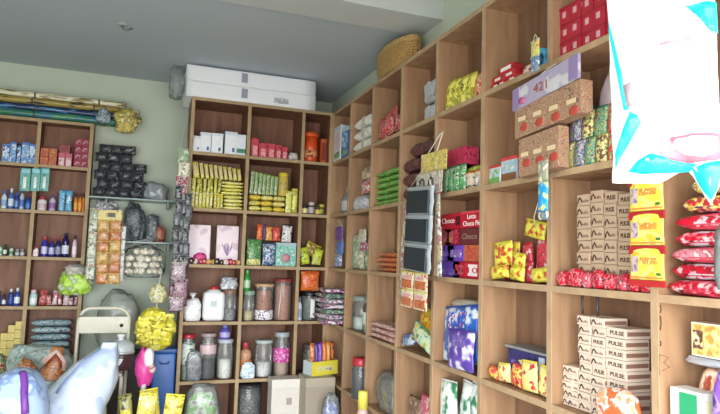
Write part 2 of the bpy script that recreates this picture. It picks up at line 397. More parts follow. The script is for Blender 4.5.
# ------------------------------------------------------------------ the room
WALL = plain('#c3cdbd', .85, var=.04, nscale=3); CEIL = plain('#b6c0c8', .9, var=.05, nscale=2); BEAMM = plain('#c6cbca', .85, var=.03, nscale=3)
struct('floor', B(-1.9, 1.56, -3.0, 5.06, -.08, 0), plain('#8d8880', .7, var=.12, nscale=4))
struct('wall_back', B(-1.9, 1.56, 5.06, 5.16, 0, 2.754), WALL)
struct('wall_right', B(1.56, 1.66, .0, 5.16, 0, 3.3), WALL)
struct('wall_left', B(-2.0, -1.9, .0, 5.16, 0, 3.3), WALL)
struct('ceiling', B(-1.9, 1.56, 3.22, 5.06, 2.754, 2.86), CEIL)
struct('trim_beam', B(-1.9, 1.56, 2.94, 3.22, 2.735, 3.2), BEAMM)
struct('ceiling_front', B(-1.9, 1.56, -.1, 2.94, 3.2, 3.3), BEAMM)
struct('wall_front', B(-1.9, 1.56, -.1, .0, 2.08, 3.2), WALL)

def shelf_board(root, x0, x1, y0, y1, z, pm, em, face):
    s = mesh('shelf', B(x0, x1, y0, y1, z-.011, z+.011), pm, root, smooth=False)
    if face == 'x': mesh('edge_strip', B(x0-.003, x0+.001, y0, y1, z-.0116, z+.0116), em, s, smooth=False)
    else: mesh('edge_strip', B(x0, x1, y0-.003, y0+.001, z-.0116, z+.0116), em, s, smooth=False)
# right wall unit
u = thing('shelf_unit', 'long plywood pigeonhole shelf unit along the right wall', 'shelf', (XR, 2.6, 0))
def loc(o): o.location = o.location  # noqa
def child_world(root):
    for c in root.children: c.location = -Vector(root.location)
D2 = .012
for i, y in enumerate(RY):
    d = mesh('divider', B(XR, 1.552, y-D2, y+D2 if i else y-.001, 0, ZR[0]+TH), PLY, u, smooth=False)
    mesh('edge_strip', B(XR-.003, XR+.001, y-D2-.0006, y+D2+.0006 if i else y-.001, 0, ZR[0]+TH), PINE, d, smooth=False)
for i in range(8):
    y1, y0 = RY[i]-D2, RY[i+1]+D2
    for z in ZR: shelf_board(u, XR+.001, 1.552, y0, y1, max(z, .012), PLY, PINE, 'x')
mesh('back_panel', B(1.552, 1.558, RY[-1], RY[0]-.001, .02, ZR[0]), BACKPLY, u, smooth=False)
mesh('kick_board', B(XR+.004, XR+.02, RY[-1], RY[0]-.013, 0, .03), PLY, u, smooth=False)
dv = [c for c in u.children if c.name.startswith('divider')][7]
def ink(pts, rad): return T([(lambda q: (q.x, RY[7]-D2-.0006, q.z))(yp(a, b, RY[7]-D2)) for a, b in pts], rad, 5)
bm = ink([(659.5, 375), (659.5, 354.5), (668.5, 357.4), (663.4, 362.5), (669.4, 367), (662, 371)], .0012)
me_ = mesh('pencil_mark', bm, plain('#5a463c', .7), dv)
for a, b in ((305, 313), (316, 330), (341, 346)): mesh('dark_stain', ink([(660, a), (660.8, (a+b)/2), (660, b)], .0022), plain('#4a3a32', .8), dv)
child_world(u)
# back unit
BD = .30
u = thing('shelf_unit', 'shade-darkened plywood pigeonhole shelf unit facing the shop entrance, middle of the picture', 'shelf', (.84, YB, 0))
for i, x in enumerate(BX):
    if i == 3: x0, x1 = x-.025, x-.002
    else: x0, x1 = x-D2, x+D2
    d = mesh('divider', B(x0, x1, YB, YB+BD, 0, ZR[0]+TH), SHADEPLY, u, smooth=False)
    mesh('edge_strip', B(x0-.0006, x1+.0006, YB-.003, YB+.001, 0, ZR[0]+TH), DARKPINE, d, smooth=False)
for i in range(3):
    for z in ZR: shelf_board(u, BX[i]+D2, BX[i+1]-(D2 if i < 2 else .025), YB+.001, YB+BD, max(z, .012), SHADEPLY, DARKPINE, 'y')
mesh('back_panel', B(BX[0]-D2, BX[3]-.002, YB+BD, YB+BD+.006, .02, ZR[0]), SHADEPLY, u, smooth=False)
child_world(u)
# left unit
LD = .15
u = thing('shelf_unit', 'brown plywood shelf unit on the left, holding toiletries, under foil wrapped rolls', 'shelf', (-.76, YL, 0))
for x in LX:
    d = mesh('divider', B(x-D2, x+D2, YL, YL+LD, 0, ZL[0]+TH), SHADEPLY, u, smooth=False)
    mesh('edge_strip', B(x-D2-.0006, x+D2+.0006, YL-.003, YL+.001, 0, ZL[0]+TH), DARKPINE, d, smooth=False)
for i in range(2):
    for z in ZL: shelf_board(u, LX[i]+D2, LX[i+1]-D2, YL+.001, YL+LD, max(z, .012), SHADEPLY, DARKPINE, 'y')
mesh('back_panel', B(LX[0]-D2, LX[2]+D2, YL+LD, YL+LD+.006, .02, ZL[0]), SHADEPLY, u, smooth=False)
child_world(u)

# ------------------------------------------------------------------ light: daylight through the open shop front behind the camera
w = bpy.data.worlds.new('world'); SC.world = w; w.use_nodes = True
nt = w.node_tree; bg = nt.nodes['Background']
tc = nt.nodes.new('ShaderNodeTexCoord'); sp = nt.nodes.new('ShaderNodeSeparateXYZ'); nt.links.new(tc.outputs['Generated'], sp.inputs[0])
rr = nt.nodes.new('ShaderNodeValToRGB'); mr = nt.nodes.new('ShaderNodeMapRange'); mr.inputs['From Min'].default_value = -1
nt.links.new(sp.outputs['Z'], mr.inputs['Value']); nt.links.new(mr.outputs['Result'], rr.inputs['Fac'])
e = rr.color_ramp.elements; e[0].position = .0; e[0].color = (.12, .115, .11, 1); e[1].position = .51; e[1].color = (.93, .97, 1.0, 1)
for p_, c_ in ((.25, .24), (.37, .45), (.45, .68)):
    q_ = e.new(p_); q_.color = (c_, c_*.97, c_*.94, 1)
nt.links.new(rr.outputs['Color'], bg.inputs['Color']); bg.inputs['Strength'].default_value = 6.2
pl = bpy.data.lights.new('daylight_portal', 'AREA'); pl.shape = 'RECTANGLE'; pl.size = 3.4; pl.size_y = 2.08
po = bpy.data.objects.new('daylight_portal', pl); COL.objects.link(po); po.location = (-.17, -.06, 1.04); po.rotation_euler = (PI/2, 0, 0)
pl.cycles.is_portal = True
SC.view_settings.view_transform = 'Standard'; SC.view_settings.look = 'None'; SC.view_settings.gamma = 1; SC.view_settings.exposure = 1.03
SC.view_settings.use_curve_mapping = False
SC.cycles.max_bounces = 8; SC.cycles.transparent_max_bounces = 16; SC.cycles.use_denoising = True
SC.cycles.sample_clamp_indirect = 6
# ================================================================== goods in the right wall unit
# --- column 6/7/8, top rows
def stacked(fn, p, n, gap=.04):
    hs = p.h/n
    for k in range(n): fn(k, Pl(p.x, p.y, p.z+k*hs, p.w, hs*(1-gap), p.rz))
# red soap cartons, top compartment, left heap (pyramid)
RED = ['#c02430', '#c02430', '#c83a40', '#8e1420']
base = R(487, 70, 517, 84, 0, x=1.41)
q = split(base, 3)
for i in range(3):
    carton('small red carton %s in the bottom row of the heap near the cyan roll' % ['left', 'middle', 'right'][i], 'carton', up(q[i], base.z, .03), .07, RED, grp='red cartons heaped in the top compartment', front='#f0e4dc', fr=(.3, .7, .25, .75))
q = split(R(491, 60, 515, 70, x=1.415, zb=base.z+.032), 2)
for i in range(2):
    carton('small red carton %s in the second row of the heap near the cyan roll' % ['left', 'right'][i], 'carton', up(q[i], base.z+.0315, .03), .06, RED, grp='red cartons heaped in the top compartment', front='#f0e4dc', fr=(.25, .75, .3, .7))
p = R(499, 54, 513, 62, x=1.42); carton('small red and white carton topmost on the heap near the cyan roll', 'carton', up(p, base.z+.063, .032), .05, RED, grp='red cartons heaped in the top compartment', front='#f3ece6', fr=(.15, .85, .3, .8))
p = R(518, 64, 530, 80, 0, x=1.42); pouch('small red packet beside the cyan roll in the top compartment', 'packet', p, .03, ['#c22630', '#eee0da', '#a01820'], lean=.25)
# cyan roll
p = R(529, 48, 546, 74, 0, x=1.41)
r = thing('tape_roll', 'bright cyan blue roll lying in the top compartment', 'roll', p.at(.1), (0, 0, p.rz))
rad = min(p.w, p.h)*.5; bm = L([(rad*.55, -.04), (rad, -.04), (rad*1.02, 0), (rad, .04), (rad*.55, .04), (rad*.5, 0), (rad*.55, -.04)], 24)
bmesh.ops.rotate(bm, verts=bm.verts, matrix=Matrix.Rotation(PI/2, 3, 'X')); bmesh.ops.translate(bm, verts=bm.verts, vec=(0, 0, rad*1.02))
mesh('wrapping', bm, printed(['#2f9fd6', '#58b9e6', '#1d7fb8'], 20), r)
bm = L([(rad*.45, -.036), (rad*.53, -.036), (rad*.53, .036), (rad*.45, .036), (rad*.45, -.036)], 20)
bmesh.ops.rotate(bm, verts=bm.verts, matrix=Matrix.Rotation(PI/2, 3, 'X')); bmesh.ops.translate(bm, verts=bm.verts, vec=(0, 0, rad*1.02))
mesh('core', bm, plain('#1b4f7a'), r)
# red boxes in the top compartment right of it
RB = ['#b81f33', '#b81f33', '#d8475a', '#f0e0e0']
pb = R(559, 6, 618, 52, 0, x=1.41); hh = .066; n = 5
for row in range(5):
    for c in range(n):
        if row == 3 and c < 3: continue
        if row == 4 and c < 3: continue
        w_ = pb.w/n; t = (c+.5-n/2)*w_
        carton('red carton, %s from left in the %s row of the top shelf stack' % (ORD[c], ['bottom', 'second', 'third', 'fourth', 'top'][row]), 'carton',
               Pl(pb.x+random.uniform(0, .008), pb.y-t, pb.z+row*hh, w_*.93, hh*.96, -PI/2), .09, '#b02438', grp='red cartons stacked on the top shelf', front='#d8a8b0', fr=(.3, .62, .35, .7), side='#c85866', flap='#a01c30')
p = R(570, 24, 590, 44, x=1.415, zb=pb.z+3*hh+.001); bag('grey clear plastic bag lying on the red carton stack', 'bag', Pl(p.x, pb.y+.02, p.z-hh+.003, .13, .075, p.rz), .06, ['#a9a4b0', '#d8d4da', '#807a88'], grp=None)
p = R(579, 9, 592, 22, x=1.42); pouch('small dark blue packet on top of the red carton stack', 'packet', Pl(1.47, pb.y-.06, pb.z+4*hh-.06, .06, .06, p.rz), .03, ['#39617e', '#6c94ad', '#27455c'], lean=.2)

# --- second row
SM = [(488, 166, 499, 185, ['#c23b3b', '#e8ecec', '#6fae5c'], 'green and red', .03), (501, 157, 517, 183, ['#d94444', '#9cc4dc', '#e8e4e0'], 'blue, brown and red', .04)]
for u0, v0, u1, v1, cs, nm, dd in SM:
    p = R(u0, v0, u1, v1, 1, x=1.405)
    r = carton('small %s picture carton left of the big brown display cartons' % nm, 'carton', p, dd, cs[1], front=[cs[1], '#9cc4dc', '#c8c0b0', cs[2]], side=cs[0], flap=cs[0], fr=(.05, .95, .35, .86))
    mesh('picture', B(-p.w*.45, p.w*.45, -dd/2-.0016, -dd/2, p.h*.05, p.h*.35), plain(cs[2] if 'green' in nm else '#8a5a3c'), r, smooth=False)
p = R(516, 166, 521, 183, 1, x=1.42); carton('thin dark red carton squeezed behind the blue picture carton', 'carton', p, .03, '#7a2028', side='#a03840')
# big display cartons hung in front of the divider
X1 = 1.325
r = thing('hanging_display_carton', 'brown printed display cartons with purple header, hung across the shelf divider', 'display carton', (X1, 1.72, 1.672), (0, 0, -PI/2))
PB = printed(['#8f7258', '#a58768', '#94564a', '#c4a88a', '#75594a'], 55, .45)
def face(name, ya, yb, za, zb, d, m, par, skew=0, off=0):
    bm = B(-(ya-1.72), -(yb-1.72), off, off+d, za-1.672, zb-1.672, bev=.002)
    for v in bm.verts:
        v.co.z += skew*(v.co.x+.03)
    return mesh(name, bm, m, par, smooth=False)
b1 = face('lower_carton', 1.875, 1.645, 1.676, 1.822, .045, PB, r, .05)
b2 = face('upper_carton', 1.90, 1.535, 1.832, 1.945, .05, PB, r, .07)
hd = face('header_flap', 1.905, 1.54, 1.945, 2.03, .012, printed(['#b8b2c0', '#a498b4', '#c6c4c8'], 10, .4), r, .09, -.006)
pu = plain('#8e7ca8', .4)
for a, b in ((1.905, 1.865), (1.585, 1.54)): face('purple_end', a, b, 1.946, 2.029, .003, pu, hd, .09, -.009)
text('421', .075, .034, plain('#a05050', .4), hd, (-(1.735-1.72), -.0095, 1.986-1.672), (PI/2, 0, 0))
bm = L([(0, 0), (.5, 0), (.5, .05), (0, .05)], 20)
for v in bm.verts: v.co = Vector((v.co.x*.04, -.0095+v.co.z*.04, v.co.y*.028))
bmesh.ops.translate(bm, verts=bm.verts, vec=(-(1.845-1.72), 0, 1.978-1.672-.018)); mesh('oval_logo', bm, plain('#c06090', .4), hd)
for bb, ya, yb, zz, k in ((b1, 1.875, 1.645, 1.75, 3), (b2, 1.9, 1.535, 1.89, 4)):
    for i in range(k):
        y = ya+(yb-ya)*(i+.5)/k
        mesh('label_panel', B(-(y-1.72)-.022, -(y-1.72)+.022, -.0015, .002, zz-1.672-.004, zz-1.672+.012), plain('#dcc6a0', .4), bb, smooth=False)
        bm = bmesh.new(); bmesh.ops.create_icosphere(bm, subdivisions=2, radius=.017)
        for v in bm.verts: v.co = Vector((v.co.x*1.4-(y-1.72)+.012, v.co.y*.12, v.co.z+zz-1.672-.03))
        mesh('printed_emblem', bm, plain('#b5483c', .4), bb)
mesh('string', T([(-.03, .0, 2.03-1.672), (-.02, .03, 2.06-1.672), (0, .05, 2.0735-1.672)], .002, 5), STRING, r)
# sachet strips hanging at the same divider
strip('blue and yellow sachets hanging high on the divider above the purple header', 'sachet strip', (1.30, 1.742, 2.16), .05, [.06, .06], [['#4f87b8', '#dcd060', '#c05040'], ['#c8b850', '#3f78b0', '#e0e0d0']], -PI/2, string=.02)
strip('long blue and yellow sachet strip hanging below the brown display cartons', 'sachet strip', (1.305, 1.70, 1.71), .055, [.075, .105, .03], [['#d8cf70', '#8d8f8c', '#e8e2c0'], ['#2f9fdc', '#2f9fdc', '#58b8ea', '#f2ea80'], ['#e8d84a', '#2b5f9a', '#f0ead0']], -PI/2, d=.018)
# seventh column second row: clear bag, bottle, candy packets
p = R(594, 64, 618, 130, 1, x=1.43); bag('tall clear pinkish plastic bag behind the candy packets', 'bag', p, .09, None, film=clear('#d9c6ce', .45, .3), contents=['#c8b2ba', '#b89aa6', '#dccfd2'], neck=False)
p = R(561, 106, 586, 166, 1, x=1.44); bottle('grey clear plastic bottle behind the candy packets', 'bottle', p, '#8f9a9c', '#5c6a70', '#aab8ba')
CA = [['#6e7f4a', '#c9c06a', '#3f6e4c', '#e8e0b0'], ['#4a5a7a', '#7d6f9a', '#d8d8cc', '#3b6a58'], ['#2f6f5e', '#5aa088', '#d0c060', '#4a3f7a'], ['#b8a850', '#e6dc9a', '#5f7f4a', '#8a3a3a'], ['#b02c34', '#d84a4a', '#6a9a5a', '#e8d0a0']]
pp = R(560, 144, 616, 164, 1, x=1.40)
for i, q in enumerate(split(Pl(pp.x, pp.y, pp.z, pp.w, .10, pp.rz), 5)):
    pouch('%s candy packet, %s from the left in the lower candy row' % (['olive', 'navy', 'teal', 'gold', 'red'][i], ORD[i]), 'packet', q, .035, CA[i], scale=60, grp='candy packets beside the hanging bag', lean=.08)
for i, q in enumerate(split(Pl(pp.x+.012, pp.y-.01, pp.z+.101, pp.w*.95, .095, pp.rz), 4)):
    pouch('%s candy packet, %s from the left in the upper candy row' % (['grey violet', 'green', 'dark teal', 'red'][i], ORD[i]), 'packet', q, .035, [CA[1], CA[3], CA[2], CA[4]][i], scale=60, grp='candy packets beside the hanging bag', lean=.1)

# --- third row: brown logo boxes in columns
BROWN = plain('#bba188', .65, var=.06); INK = plain('#4a2c24', .6); INK2 = plain('#6a3a30', .6)
def logo_bm(w, h, y):
    """arched swoosh and the letters beside it"""
    bm = T([(-.42*w, y, .2*h), (-.36*w, y, .55*h), (-.26*w, y, .72*h), (-.16*w, y, .55*h), (-.08*w, y, .3*h)], .05*w, 5)
    return bm
lg = None
def logobox(label, p, d, wide=False, grp=None, col=BROWN):
    r = thing('biscuit_box', label, 'box', p.at(d), (0, 0, p.rz), grp); w, h = p.w, p.h
    mesh('box', B(-w/2, w/2, -d/2, d/2, 0, h, bev=.0015), col, r, smooth=False)
    if wide:
        text('PULSE', w*.72, h*.4, INK, r, (w*.04, -d/2-.0008, h*.5), bold=.02)
    else:
        mesh('swoosh', logo_bm(w, h, -d/2-.0005), INK, r)
        text('uls', w*.42, h*.28, INK2, r, (.2*w, -d/2-.0008, .42*h))
    mesh('tape_edge', B(w/2-.001, w/2+.0012, -d*.45, d*.45, h*.3, h*.7), plain('#8d6a58', .6), r, smooth=False)
    return r
cols = [(577, 590), (591, 603), (604, 616), (617, 631)]
NR = 8; z0 = ZR[3]+TH
ztop = [xp(584, 194, 1.42).z, xp(597, 190, 1.42).z, xp(610, 191, 1.42).z, xp(624, 193, 1.42).z]
for c, (a, b) in enumerate(cols):
    p = R(a, 230, b, 240, x=1.42); H = (ztop[c]-z0)/NR
    for k in range(NR):
        logobox('brown logo box, %s from bottom in the %s column of the tall stack' % (ORD[k], ['leftmost', 'second', 'third', 'rightmost'][c]),
                Pl(1.42+random.uniform(-.003, .006), p.y, z0+k*H, p.w*(.97 if c < 3 else .95), H*.965, -PI/2), .1, wide=(c == 3 or (c == 2 and k > 5)), grp='brown logo boxes stacked in columns')
# red wrapped sweets along the shelf edge
us = [553, 564, 580, 588, 601, 612, 626, 638, 649]
for i, (a, b) in enumerate(zip(us, us[1:])):
    p = R(a, 273+i*.8, b, 290, x=1.385); k = .052+.012*(i in (1, 3, 6))
    r = thing('wrapped_sweet', '%s glossy red wrapped sweet from the left along the shelf edge' % ORD[i], 'sweet', (1.402, p.y, ZR[3]+TH), (0, 0, -PI/2+random.uniform(-.4, .4)), 'red wrapped sweets in a row')
    mesh('wrapped_ball', lump(bmesh.new(), p.w*1.02, .034, k, i, .1, 3, .85), printed([['#c01c30', '#c01c30', '#e88a94', '#8a1220'], ['#a81c3c', '#d85a6a', '#7a1030', '#e8b0b0']][i % 3 == 2], 40, .15), r)
    for s in (-1, 1):
        bm = lathe(bmesh.new(), [(.004, 0), (.008, .006), (.011, .011), (0, .008)], 9); bmesh.ops.rotate(bm, verts=bm.verts, matrix=Matrix.Rotation(s*PI/2, 3, 'Y'))
        bmesh.ops.translate(bm, verts=bm.verts, vec=(s*p.w*.46, -.004, k*.72)); mesh('wrapper_twist', bm, plain('#b82c40', .2), r)
# yellow and red sachet strip
pt = R(629, 183, 664, 196, x=1.33)
YS = [['#e8d44a', '#e8d44a', '#f2e68a', '#d8b83a']]
zt = pt.z+pt.h; zbm = xp(647, 294, 1.33).z; hN = (zt-zbm-.02)/3
r = thing('hanging_sachet_strip', 'strip of large yellow sachets with dark red seams hanging before the logo boxes', 'sachet strip', (1.33, pt.y, zt+.03), (0, 0, -PI/2))
mesh('string', T([(0, .004, 0), (0, .02, .05), (0, .05, .10)], .002, 5), STRING, r)
z = -.0
mesh('seam', B(-pt.w/2, pt.w/2, -.0025, .0025, z-.012, z), plain('#e4d8a8', .4), r, smooth=False)
z -= .012
for i in range(3):
    s = mesh('sachet', pillow(pt.w, hN-.002, .016, .08, seed=40+i), printed(YS[0], 16, .3), r, loc=(0, 0, z-hN))
    mesh('seam', B(-pt.w*.5, pt.w*.5, -.0035, .0035, hN-.024, hN-.001), plain('#a8262a', .35), s, smooth=False)
    mesh('figure_print', pillow(pt.w, hN, .016, .08, nx=3, nz=4, seed=40+i, u0=-.85, u1=-.4, v0=-.55, v1=.35, off=.001, front=True), printed(['#e6dcd8', '#c8a8b0', '#8a7a9a'], 60), s)
    mesh('lettering_print', pillow(pt.w, hN, .016, .08, nx=4, nz=3, seed=40+i, u0=-.3, u1=.7, v0=-.1, v1=.3, off=.001, front=True), printed(['#e8d44a', '#d07a3a', '#f0e088'], 70), s)
    mesh('green_mark', pillow(pt.w, hN, .016, .08, nx=2, nz=2, seed=40+i, u0=.62, u1=.85, v0=-.72, v1=-.56, off=.001, front=True), plain('#3f6a3a'), s)
    mesh('band', pillow(pt.w, hN, .016, .08, nx=6, nz=1, seed=40+i, u0=-.95, u1=.95, v0=-.9, v1=-.8, off=.001, front=True), plain('#e08a4a', .4), s)
    z -= hN
mesh('seam', B(-pt.w*.5, pt.w*.5, -.0035, .0035, z-.018, z), plain('#b02a2c', .35), r, smooth=False)

# eighth column, third row: red packets, yellow-red packet
p = R(668, 272, 730, 298, 2, x=1.40); hs = (xp(690, 214, 1.40).z-p.z)/5
yc = (p.y)
RP = [['#c21430', '#c21430', '#e85a70', '#f0d0d4'], ['#cc1a38', '#cc1a38', '#9a1028', '#e8b8c0'], ['#d83a58', '#e8a0b0', '#c21a38', '#f0e0e4']]
for k in range(5):
    flatpack('glossy red snack packet, %s from the bottom of the packet pile under the hanging bag' % ORD[k], 'packet', Pl(1.395+.008*(k % 2), yc-.005*k, p.z+k*hs, p.w*(1-.03*k), hs*1.0, -PI/2), .14, RP[k % 3], grp='red snack packets piled flat', panel=['#e8e4ea', '#c8ccd8', '#c21430'] if k in (1, 3) else ['#c81c38', '#d84a60'], turn=.05*(k-2), scale=35)
p = R(683, 196, 722, 214, x=1.41, zb=p.z+5*hs+.002); 
flatpack('yellow and red curved snack packet on top of the red packet pile', 'packet', Pl(1.41, p.y, p.z, p.w, .05, -PI/2), .11, ['#b8303a', '#b8303a', '#e8d060', '#f0e8b0'], panel=['#f0e8b0', '#a82830', '#3a3a6a'], scale=45)
p2 = R(690, 182, 722, 194, x=1.42, zb=p.z+.053)
flatpack('dark and yellow small packet topmost behind the tip of the hanging bag', 'packet', Pl(1.42, p2.y, p.z+.053, p2.w*.9, .05, -PI/2), .1, ['#4a3a5a', '#d8d070', '#8a3a4a', '#e8e0b0'], scale=50)
p = R(710, 236, 732, 290, x=1.33); bag('clear plastic bag hanging over the red packets at the right edge', 'bag', Pl(1.335, p.y, p.z, .07, .17, -PI/2), .045, None, film=True, contents=['#c8d4d8', '#a8b8be', '#e4eaec'])

# --- fourth row: column 7 stack of small boxes
BRO2 = plain('#dac6b4', .65, var=.06)
g4 = [(556, 369, 572), (573, 369, 589), (590, 369, 606), (607, 369, 622)]
z0 = ZR[4]+TH; 
# lower block: four columns five high, drawn down behind the frame edge
zA = xp(572, 367, 1.42).z; zB = xp(596, 318, 1.42).z
colsA = [(556.5, 566.5), (567, 577), (577.5, 590), (591, 604.5), (605, 625)]
nA = [5, 5, 10, 10, 9]; tops = [zA, zA+.002, xp(588, 316, 1.42).z, xp(602, 318, 1.42).z, xp(617, 328, 1.42).z]
for c, (a, b) in enumerate(colsA):
    p = R(a, 360, b, 370, x=1.42); H = (tops[c]-z0)/nA[c]
    if c == 0: p.y = min(p.y, 1.744-p.w/2)
    for k in range(nA[c]):
        logobox('pale logo box, %s from bottom in the %s column of the lower stack' % (ORD[k], ['leftmost', 'second', 'third', 'fourth', 'rightmost'][c]),
                Pl(1.42+random.uniform(-.003, .008), p.y, z0+k*H, p.w*.96, H*.965, -PI/2), .1, wide=(c == 4 or (c == 3 and k % 3 == 1)), grp='pale logo boxes in the lower stack', col=BRO2)
p = R(592, 388, 629, 412, x=1.335); bag('orange and white plastic wrapped bundle before the pale logo boxes', 'bag', Pl(1.33, p.y, ZR[4]+.02, p.w, xp(610, 388, 1.33).z-ZR[4]-.02, -PI/2), .075, ['#d8683a', '#d8683a', '#f2ece6', '#e89a6a'], neck=False)
# cables on the panel of the seventh column
for i, uu in enumerate((582, 597)):
    p = R(uu, 300, uu+1, 314, x=1.40); q = R(uu, 300, uu+1, 316, x=1.40)
    tag(mesh('cord', T([(0, 0, 0), (.002, .004, -.02), (-.004, -.003, -.035), (.003, .002, -.06)], .004, 6), plain('#3a3030'), None, loc=(1.40, p.y, ZR[3]-TH-.002)), 'short dark cord stub hanging under the shelf, %s of two above the pale boxes' % ['left', 'right'][i], 'cord', 'dark cord stubs under the shelf')
# pencil mark on divider face
# column 8, fourth row
p = R(686, 322, 716, 362, x=1.42); zf = xp(700, 358, 1.42).z
bg_ = R(676, 352, 722, 378, x=1.40); 
pz = ZR[4]+TH
r = carton('green and white carton standing at the bottom right corner', 'carton', Pl(1.40, R(672, 395, 700, 400, x=1.40).y, pz, .1, xp(686, 390, 1.40).z-pz, -PI/2), .06, '#e6e6e0', front='#2f9a68', fr=(.3, .85, .55, .95), side='#e8e4c0')
bag('orange plastic wrapped packet above the green and white carton', 'bag', Pl(1.43, R(690, 372, 712, 380, x=1.43).y, pz, .1, .22, -PI/2), .09, ['#d87a48', '#e8b088', '#f0dcd0', '#a84a2a'], amp=.1)
bag('purple plastic bag at the right edge beside the orange packet', 'bag', Pl(1.385, R(702, 385, 726, 395, x=1.385).y, pz, .12, xp(712, 366, 1.385).z-pz, -PI/2), .1, ['#6a3aa8', '#8a5ac8', '#b89ae0', '#4a2a80'], scale=14)
bag('clear grey plastic bag lying under the picture carton', 'bag', Pl(1.45, R(682, 360, 722, 366, x=1.44).y, pz+.222, .16, zf-pz-.222, -PI/2), .08, None, film=clear('#c8c8d0', .4, .3), contents=['#a8a8b4', '#c8c8d0', '#8890a0'])
r = carton('white and orange picture carton on the grey bag in the lower right compartment', 'carton', Pl(1.44, p.y, zf+.001, p.w, xp(700, 323, 1.44).z-zf, -PI/2), .05, '#e8e0cc', front=['#f0e6c8', '#e8b86a', '#d89048'], side='#8a6a50', fr=(.05, .95, .05, .95))
mesh('figure_print', B(-p.w*.42, -p.w*.1, -.0275, -.025, .02, .07), printed(['#3a3038', '#6a4a3a', '#e0c8a0'], 60), r, smooth=False)
# --- column 6
YEL = ['#dcd43a', '#e8e060', '#c8b828', '#c83a3a']; REDP = ['#c8203c', '#d84a5a', '#a01830', '#e8c0c0']
def pk(label, u0, v0, u1, v1, row, cs, cat='packet', d=.04, x=1.405, zb=None, **k):
    return pouch(label, cat, R(u0, v0, u1, v1, row, x, zb), d, cs, **k)
G = 'yellow and red snack packets heaped on the shelf'
zs = ZR[3]+TH
pk('red snack packet standing tall at the right end of the heap', 533, 238, 546, 284, 2, REDP, x=1.47, grp=G)
pk('red snack packet leaning behind the yellow ones, second from the right', 521, 245, 535, 284, 2, REDP, x=1.46, grp=G, tilt=-.1)
pk('dark red snack packet low behind two yellow packets on the left', 494, 255, 506, 282, 2, ['#8a2a4a', '#a84a5a', '#d8c840'], x=1.46, grp=G)
pk('yellow snack packet at the top right of the heap', 520, 228, 541, 243, None, YEL, x=1.455, grp=G, zb=xp(530, 245, 1.455).z, tilt=.2)
pk('yellow snack packet lower left corner of the heap', 487, 268, 505, 285, 2, YEL, x=1.40, grp=G, tilt=-.12)
pk('yellow snack packet in the bottom row, left of the red one', 505, 268, 520, 285, 2, YEL, x=1.40, grp=G, tilt=.1)
pk('yellow snack packet in the bottom row at the right end', 528, 270, 546, 287, 2, YEL, x=1.40, grp=G, tilt=-.1)
pk('red snack packet in the middle of the bottom row', 518, 262, 530, 285, 2, REDP, x=1.435, grp=G)
pk('yellow snack packet at the top left of the heap', 487, 244, 505, 257, None, YEL, x=1.415, grp=G, zb=xp(495, 268, 1.40).z+.004, tilt=-.08)
pk('yellow snack packet in the middle of the heap', 506, 255, 522, 267, None, YEL, x=1.41, grp=G, zb=xp(495, 268, 1.40).z+.004, tilt=.12)
pk('purple and yellow snack packet second from the top left', 503, 242, 514, 256, None, ['#8a3a5a', '#d8c840', '#b03a4a'], x=1.44, grp=G, zb=xp(505, 256, 1.44).z, tilt=.1)
# string above the heap
tag(mesh('hanging_string', T([(0, 0, 0), (.01, .01, -.06), (0, .03, -.13), (.02, .05, -.17)], .0018, 5), STRING, None, loc=(1.41, R(538, 200, 540, 202, x=1.41).y, ZR[2]-.013)), 'thin loose string hanging above the yellow and red packets', 'string')
# lower compartment
p = R(508, 352, 545, 371, 3, x=1.44); r = carton('dark purple carton with grey top behind the lower yellow packets', 'carton', p, .1, ['#2a2458', '#3a3470', '#1c1840'], front=['#2a2458', '#4a4490', '#8a86b8'], fr=(.02, .6, .1, .7))
mesh('grey_tray', B(-p.w*.58, p.w*.56, -.055, .05, p.h+.001, p.h+.012, bev=.003), plain('#8c8e90', .5), r, smooth=False)
mesh('pale_tab', B(p.w*.36, p.w*.5, -.0535, -.05, p.h*.3, p.h*.95), plain('#b8c4d4'), r, smooth=False)
G = 'yellow and red packets along the lower shelf'
LY = ['#e8d050', '#f4e890', '#f0e0a0', '#c83030']; LR = ['#c83030', '#d85050', '#e8d060', '#a02020']
for i, (a, b, c, e) in enumerate([(482, 368, 492, 384), (491, 365, 507, 388), (505, 366, 518, 394), (516, 363, 534, 397), (532, 368, 547, 403)]):
    pk('%s packet, %s from the left in the front row of the lower shelf' % (['red', 'yellow', 'red', 'yellow', 'yellow'][i], ORD[i]), a, b, c, e, 3, [LR, LY, LR, LY, LY][i], x=1.395, grp=G, tilt=[.2, -.1, .1, -.05, .08][i], d=.04)
for i, (a, b, c, e) in enumerate([(514, 362, 528, 372), (528, 364, 544, 374)]):
    pk('pale yellow packet lying on top of the front row, %s of two' % ['left', 'right'][i], a, b, c, e, None, LY, x=1.43, zb=ZR[4]+TH+.07, grp=G, tilt=.1-.2*i, d=.03)
# --- column 5
G = 'yellow snack packets standing in the top compartment'
YG = ['#d8cc34', '#e8e070', '#8a9a3a', '#b09a28']
for i, q in enumerate(split(R(440, 76, 469, 106, 0, x=1.40), 4)):
    pouch('yellow snack packet, %s from the left in the top compartment beside orange bag' % ORD[i], 'packet', Pl(q.x, q.y, q.z, q.w*1.0, q.h*(1-.04*i), q.rz), .05, YG, grp=G, lean=.12, tilt=.03*(i-1), panel=['#e8e4a0', '#d8cc34', '#5a4a3a'])
pk('bright orange snack bag at the right end beside the yellow packets', 467, 73, 481, 98, 0, ['#e07038', '#e88850', '#f0e0d0', '#c85020'], x=1.405, d=.06, lean=.1)
for i, q in enumerate(split(R(444, 149, 465, 164, None, x=1.44, zb=xp(455, 166, 1.44).z), 2)):
    carton('magenta red carton on the green packets, %s of two' % ['left', 'right'][i], 'carton', q, .08, ['#c02850', '#d04868', '#a01840'], grp='magenta cartons on top of green packets', front=['#d04868', '#c02850'])
